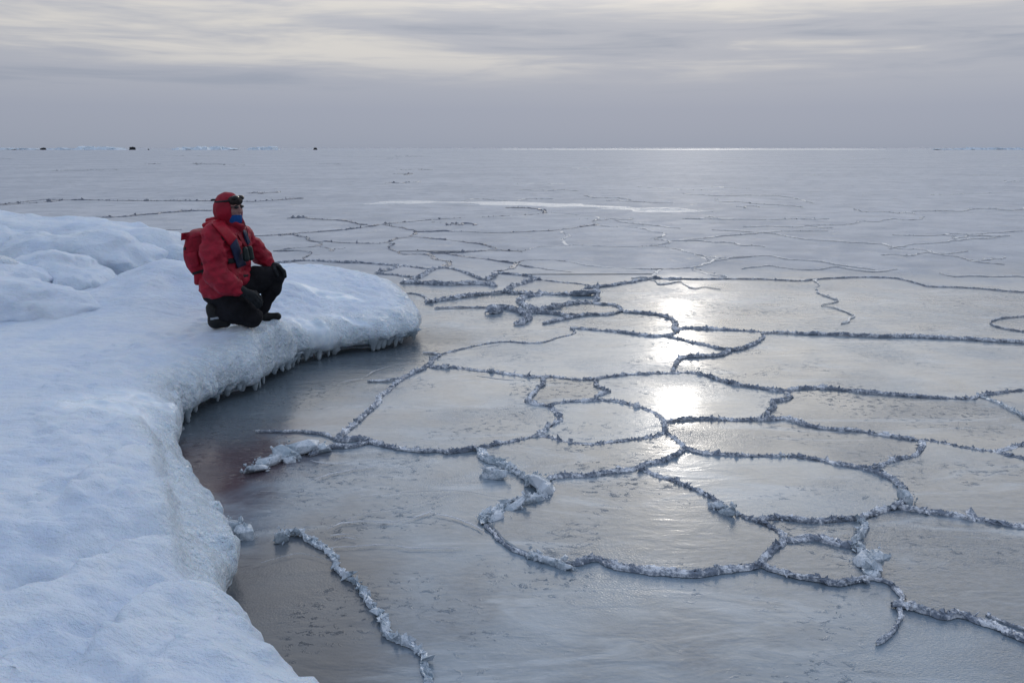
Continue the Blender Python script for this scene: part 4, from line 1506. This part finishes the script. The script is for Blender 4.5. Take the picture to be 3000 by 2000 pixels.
def tube(name, pts, r, mat, parent, n=8, close=False, smooth=True):
    Pp = np.array(pts, float)
    m_ = len(Pp)
    tg_ = np.roll(Pp, -1, 0) - np.roll(Pp, 1, 0) if close else np.gradient(Pp, axis=0)
    tg_ /= np.linalg.norm(tg_, axis=1)[:, None] + 1e-9
    ref = np.array([0, 0, 1.0]) if abs(tg_[:, 2]).mean() < 0.8 else np.array([1.0, 0, 0])
    s1 = np.cross(tg_, ref)
    s1 /= np.linalg.norm(s1, axis=1)[:, None] + 1e-9
    s2 = np.cross(tg_, s1)
    rr = np.broadcast_to(np.asarray(r, float), (m_,))
    a = np.linspace(0, 2 * math.pi, n, endpoint=False)
    V = Pp[:, None] + rr[:, None, None] * (np.cos(a)[None, :, None] * s1[:, None] + np.sin(a)[None, :, None] * s2[:, None])
    V = V.reshape(-1, 3)
    Q = []
    for i in range(m_ if close else m_ - 1):
        for j in range(n):
            i2 = (i + 1) % m_
            Q.append((i * n + j, i * n + (j + 1) % n, i2 * n + (j + 1) % n, i2 * n + j))
    return mesh_obj(name, V, np.array(Q), mat, parent, smooth)


# goggles pushed up on the hood: strap, frame and two lenses
hc2 = P(562, 168, 0.0)
ring = [hc2 + np.array([0.098 * math.cos(a), 0.104 * math.sin(a), -0.006 + 0.012 * math.cos(a)]) for a in np.linspace(0, 2 * math.pi, 40, endpoint=False)]
gog = tube('goggle_strap', ring, 0.0085, M_STRAP, person, close=True)
gv = []
def f_gogg(X, Y, Z):
    F = None
    for sg in (-1, 1):
        c = P(565, 150) + HF * 0.106 + HL * 0.034 * sg
        e = (np.sqrt((((X - c[0]) * HF[0] + (Y - c[1]) * HF[1]) / 0.024) ** 2 + (((X - c[0]) * HL[0] + (Y - c[1]) * HL[1]) / 0.042) ** 2
                     + ((Z - c[2]) / 0.024) ** 2) - 1) * 0.024
        F = e if F is None else smin(F, e, 0.01)
    return F
sdf_obj('goggles', f_gogg, (-0.10, -0.22, 1.02), (0.16, 0.12, 1.17), 0.005, M_LENS, person)
tube('strap_tail', [hc2 + np.array([-0.092, -0.01, 0.0]), hc2 + np.array([-0.112, -0.02, 0.002]), hc2 + np.array([-0.130, -0.025, -0.002])], 0.007, M_STRAP, person)
tube('drawcord', [P(690, 410, -0.10), P(712, 415, -0.11), P(728, 450, -0.12), P(738, 500, -0.13), P(742, 540, -0.12)], 0.003, M_STRAP, person, 6)


# patches of cloth laid on the jacket: walk along the line of sight until the jacket is met
def hit(x, z_img, fn, y0=-0.55, y1=0.30, n=170):
    ysv = np.linspace(y0, y1, n)
    X = np.broadcast_to(x[:, None], (len(x), n))
    Y = np.broadcast_to(ysv[None], X.shape)
    Z = z_img[:, None] - 0.12 * Y
    F = fn(X, Y, Z)
    k = np.argmax(F < 0, axis=1)
    k = np.where((F < 0).any(1), k, n // 2)
    return ysv[k]


def patch(name, quad, mat, thick, fn, nu=14, nv=10, label=None, parent=None):
    """quad: four corners (cx, cy) in order; the patch follows the surface fn."""
    q = np.array(quad, float)
    u_, v_ = np.meshgrid(np.linspace(0, 1, nu), np.linspace(0, 1, nv), indexing='ij')
    c = (q[0][None, None] * ((1 - u_) * (1 - v_))[..., None] + q[1][None, None] * (u_ * (1 - v_))[..., None]
         + q[2][None, None] * (u_ * v_)[..., None] + q[3][None, None] * ((1 - u_) * v_)[..., None]).reshape(-1, 2)
    x, zi = (c[:, 0] - 640) / CPX, (1475 - c[:, 1]) / CPX
    yh = hit(x, zi, fn).reshape(nu, nv)
    for _ in range(3):                        # smooth the contact so that the cloth bridges the folds
        pz = np.pad(yh, 1, mode='edge')
        yh = (pz[1:-1, 1:-1] * 2 + pz[:-2, 1:-1] + pz[2:, 1:-1] + pz[1:-1, :-2] + pz[1:-1, 2:]) / 6
    eb = np.minimum(np.minimum(u_, 1 - u_) * nu, np.minimum(v_, 1 - v_) * nv)
    th = thick * (0.55 + 0.45 * np.clip(eb / 1.5, 0, 1))
    yf, yb = (yh - th).ravel(), (yh + 0.02).ravel()
    V = np.vstack([np.stack([x, yf, zi - 0.12 * yf], 1), np.stack([x, yb, zi - 0.12 * yb], 1)])
    N = nu * nv
    i, j = np.meshgrid(np.arange(nu - 1), np.arange(nv - 1), indexing='ij')
    a = (i * nv + j).ravel()
    f1 = np.stack([a, a + nv, a + nv + 1, a + 1], 1)
    rim = [k * nv for k in range(nu)] + [(nu - 1) * nv + k for k in range(1, nv)] + [k * nv + nv - 1 for k in range(nu - 2, -1, -1)] + [k for k in range(nv - 2, 0, -1)]
    rim = np.array(rim)
    r2 = np.roll(rim, -1)
    f3 = np.stack([rim, rim + N, r2 + N, r2], 1)
    o = mesh_obj(name, V, np.vstack([f1, f1[:, ::-1] + N, f3]), mat, parent or person, True)
    if label:
        o['label'] = label
    return o


fj = lambda X, Y, Z: f_jacket(X, Y, Z, 0.0, False)
lv = patch('vest_panel', [(405, 415), (520, 400), (640, 560), (560, 645)], M_REDVEST, 0.034, fj, 16, 12)
patch('vest_pocket', [(560, 640), (628, 555), (712, 835), (620, 868)], M_NAVY, 0.036, fj, 16, 12, 'navy blue front pocket of the vest')
patch('vest_panel', [(690, 470), (728, 480), (765, 600), (738, 640)], M_NAVY, 0.022, fj, 10, 6)
patch('zip_flap', [(628, 500), (650, 480), (735, 640), (706, 660)], M_REDHOOD, 0.012, fj, 12, 6)
patch('chest_belt', [(528, 768), (606, 762), (612, 812), (536, 820)], M_STRAP, 0.014, fj)
patch('chest_belt', [(672, 690), (776, 680), (776, 740), (690, 800)], M_STRAP, 0.012, fj)
patch('waist_belt', [(592, 935), (742, 935), (738, 966), (602, 968)], M_STRAP, 0.012, fj)
patch('vest_edging', [(437, 448), (452, 440), (528, 600), (514, 612)], M_STRAP, 0.020, fj, 14, 4)


# collar flap standing up behind the neck
def f_collar(X, Y, Z):
    F = rc(X, Y, Z, P(330, 425, -0.06), P(470, 395, -0.06), 0.020, 0.030)
    F = smin(F, rc(X, Y, Z, P(365, 375, 0.06), P(480, 365, 0.05), 0.026, 0.034), 0.05)
    F = smin(F, rc(X, Y, Z, P(440, 415, -0.10), P(540, 470, -0.13), 0.030, 0.030), 0.03)
    return F + 0.008 * fbm3(X * 14, Y * 14, Z * 14, 2, 111)


sdf_obj('vest_collar', f_collar, (-0.32, -0.20, 0.78), (-0.02, 0.14, 0.98), 0.006, M_REDVEST, person)


# gloves: palm, four fingers, thumb
def glove(wrist, knuckles, tips, mids, thumb, r=0.0165, palm=0.034):
    def fn(X, Y, Z):
        kc = sum(knuckles) / 4
        F = rc(X, Y, Z, wrist, wrist * 0.35 + kc * 0.65, palm * 1.25, palm)
        for kn in knuckles:
            F = smin(F, rc(X, Y, Z, wrist * 0.4 + kc * 0.6, kn, palm * 0.8, r * 1.15), 0.016)
        for kn, md, tp in zip(knuckles, mids, tips):
            F = smin(F, smin(rc(X, Y, Z, kn, md, r * 1.1, r), rc(X, Y, Z, md, tp, r, r * 0.85), 0.005), 0.004)
        F = smin(F, smin(rc(X, Y, Z, thumb[0], thumb[1], r * 1.4, r * 1.2), rc(X, Y, Z, thumb[1], thumb[2], r * 1.2, r), 0.006), 0.012)
        return F + 0.004 * fbm3(X * 25, Y * 25, Z * 25, 2, 113)
    return fn


wr = P(628, 1080, -0.305)
kn = [P(775, 1118, -0.275), P(772, 1143, -0.300), P(760, 1170, -0.315), P(742, 1195, -0.318)]
md = [P(818, 1165, -0.270), P(812, 1192, -0.293), P(800, 1215, -0.305), P(778, 1234, -0.305)]
tp = [P(832, 1215, -0.258), P(826, 1243, -0.275), P(812, 1258, -0.285), P(790, 1266, -0.285)]
th = [P(690, 1125, -0.27), P(735, 1180, -0.245), P(762, 1218, -0.245)]
sdf_obj('glove', glove(wr, kn, tp, md, th), (-0.06, -0.40, 0.12), (0.24, -0.16, 0.40), 0.005, M_GLOVE, person)
wr = P(975, 862, 0.19)
kn = [P(1040, 868, 0.105), P(1050, 876, 0.130), P(1056, 884, 0.157), P(1058, 892, 0.183)]
md = [P(1078, 912, 0.098), P(1090, 920, 0.125), P(1094, 928, 0.153), P(1092, 934, 0.180)]
tp = [P(1085, 962, 0.100), P(1098, 972, 0.126), P(1102, 976, 0.153), P(1098, 974, 0.178)]
th = [P(985, 880, 0.13), P(1000, 915, 0.085), P(1015, 955, 0.070)]
sdf_obj('glove', glove(wr, kn, tp, md, th), (0.20, 0.00, 0.30), (0.46, 0.28, 0.56), 0.005, M_GLOVE, person)


# boots
def f_boot_r(X, Y, Z):
    F = rc(X, Y, Z, P(352, 1262, -0.10), P(372, 1395, -0.10), 0.054, 0.056)
    F = smin(F, rc(X, Y, Z, P(372, 1405, -0.10), P(470, 1420, -0.105), 0.056, 0.042), 0.03)
    F = smin(F, rc(X, Y, Z, P(370, 1300, -0.10), P(430, 1330, -0.11), 0.05, 0.05), 0.03)
    return smax(F, 0.012 - Z, 0.008) + 0.004 * fbm3(X * 18, Y * 18, Z * 18, 2, 115)


def f_boot_l(X, Y, Z):
    F = rc(X, Y, Z, P(835, 1340, 0.17), P(840, 1400, 0.17), 0.048, 0.050)
    F = smin(F, rc(X, Y, Z, P(850, 1415, 0.17), P(995, 1400, 0.145), 0.046, 0.036), 0.03)
    return smax(F, 0.010 - Z, 0.008) + 0.004 * fbm3(X * 18, Y * 18, Z * 18, 2, 117)


bt = sdf_obj('boot', f_boot_r, (-0.34, -0.18, -0.01), (-0.06, -0.02, 0.26), 0.006, M_BOOT, person)
patch('boot_strap', [(325, 1362), (412, 1350), (410, 1372), (328, 1384)], M_GREY, 0.006, f_boot_r, 12, 4, 'pale grey strap across the rear boot', bt)
sdf_obj('boot', f_boot_l, (0.08, 0.06, -0.03), (0.36, 0.26, 0.18), 0.006, M_BOOT, person)


# ------------------------------------------------------------------ backpack on his back
def f_pack(X, Y, Z):
    zc = np.clip((Z - P(0, 960)[2]) / (P(0, 490)[2] - P(0, 960)[2]), 0, 1)
    cx = P(255, 0)[0] + (zc - 0.5) * 0.0 - 0.02 * np.sin(zc * math.pi)
    hx = 0.085 + 0.035 * np.sin(np.clip(zc * 1.1, 0, 1) * math.pi)
    hy = 0.125 + 0.03 * zc
    cz = (P(0, 500)[2] + P(0, 950)[2]) / 2
    hz = (P(0, 500)[2] - P(0, 950)[2]) / 2
    cx2 = cx + 0.035 * (1 - zc)
    qx, qy, qz = np.abs(X - cx2) - hx + 0.06, np.abs(Y - 0.02) - hy + 0.06, np.abs(Z - cz - 0.10 * (X - cx2)) - hz + 0.05
    F = np.sqrt(np.maximum(qx, 0) ** 2 + np.maximum(qy, 0) ** 2 + np.maximum(qz, 0) ** 2) + np.minimum(np.maximum(qx, np.maximum(qy, qz)), 0) - 0.06
    return F + 0.018 * fbm3(X * 8, Y * 8, Z * 8, 3, 121)


def f_pocket(X, Y, Z):
    c = P(262, 965, 0.0)
    qx, qy, qz = np.abs(X - c[0]) - 0.055 + 0.02, np.abs(Y - 0.0) - 0.11 + 0.03, np.abs(Z - c[2]) - 0.052 + 0.02
    F = np.sqrt(np.maximum(qx, 0) ** 2 + np.maximum(qy, 0) ** 2 + np.maximum(qz, 0) ** 2) + np.minimum(np.maximum(qx, np.maximum(qy, qz)), 0) - 0.02
    return F + 0.010 * fbm3(X * 10, Y * 10, Z * 10, 2, 123)


pack = sdf_obj('backpack', f_pack, (-0.52, -0.20, 0.36), (-0.14, 0.24, 0.88), 0.008, M_REDHOOD)
pack.location = base
pack.rotation_euler = (0, 0, PROT)
tag(pack, 'red rucksack on the back of the kneeling person', 'backpack')
sdf_obj('lower_pocket', f_pocket, (-0.40, -0.14, 0.33), (-0.22, 0.14, 0.52), 0.007, M_RED, pack)
fp = lambda X, Y, Z: np.minimum(f_pack(X, Y, Z), f_pocket(X, Y, Z))
patch('compression_strap', [(180, 915), (345, 868), (345, 900), (185, 940)], M_STRAP, 0.010, fp, 14, 5, None, pack)
patch('hip_belt', [(270, 905), (345, 905), (345, 950), (275, 950)], M_STRAP, 0.014, fp, 8, 6, None, pack)
patch('side_panel', [(285, 690), (330, 650), (345, 860), (275, 840)], M_STRAP, 0.008, fp, 10, 6, None, pack)
patch('lid', [(108, 520), (345, 474), (345, 545), (100, 590)], M_RED, 0.014, fp, 14, 8, None, pack)
patch('side_pocket', [(130, 720), (250, 700), (262, 850), (150, 880)], M_RED, 0.016, fp, 10, 8, None, pack)
patch('toggle', [(112, 655), (140, 655), (140, 685), (112, 685)], M_STRAP, 0.012, fp, 6, 6, None, pack)

# ------------------------------------------------------------------ binoculars on his chest
def f_bino(X, Y, Z):
    a, b = P(705, 700, -0.155), P(750, 690, -0.10)
    F = None
    for q in (a, b):
        e = rc(X, Y, Z, q, q + np.array([0.006, 0.0, -0.075]), 0.024, 0.028)
        F = e if F is None else smin(F, e, 0.02)
    return F


bino = sdf_obj('binoculars', f_bino, (-0.02, -0.25, 0.50), (0.18, 0.0, 0.74), 0.005, M_GREEN)
bino.location = base
bino.rotation_euler = (0, 0, PROT)
tag(bino, 'dark green binoculars hanging on the chest of the kneeling person', 'binoculars')
patch('neck_strap', [(688, 470), (700, 466), (742, 690), (726, 692)], M_NAVY, 0.014, fj, 14, 4, None, bino)
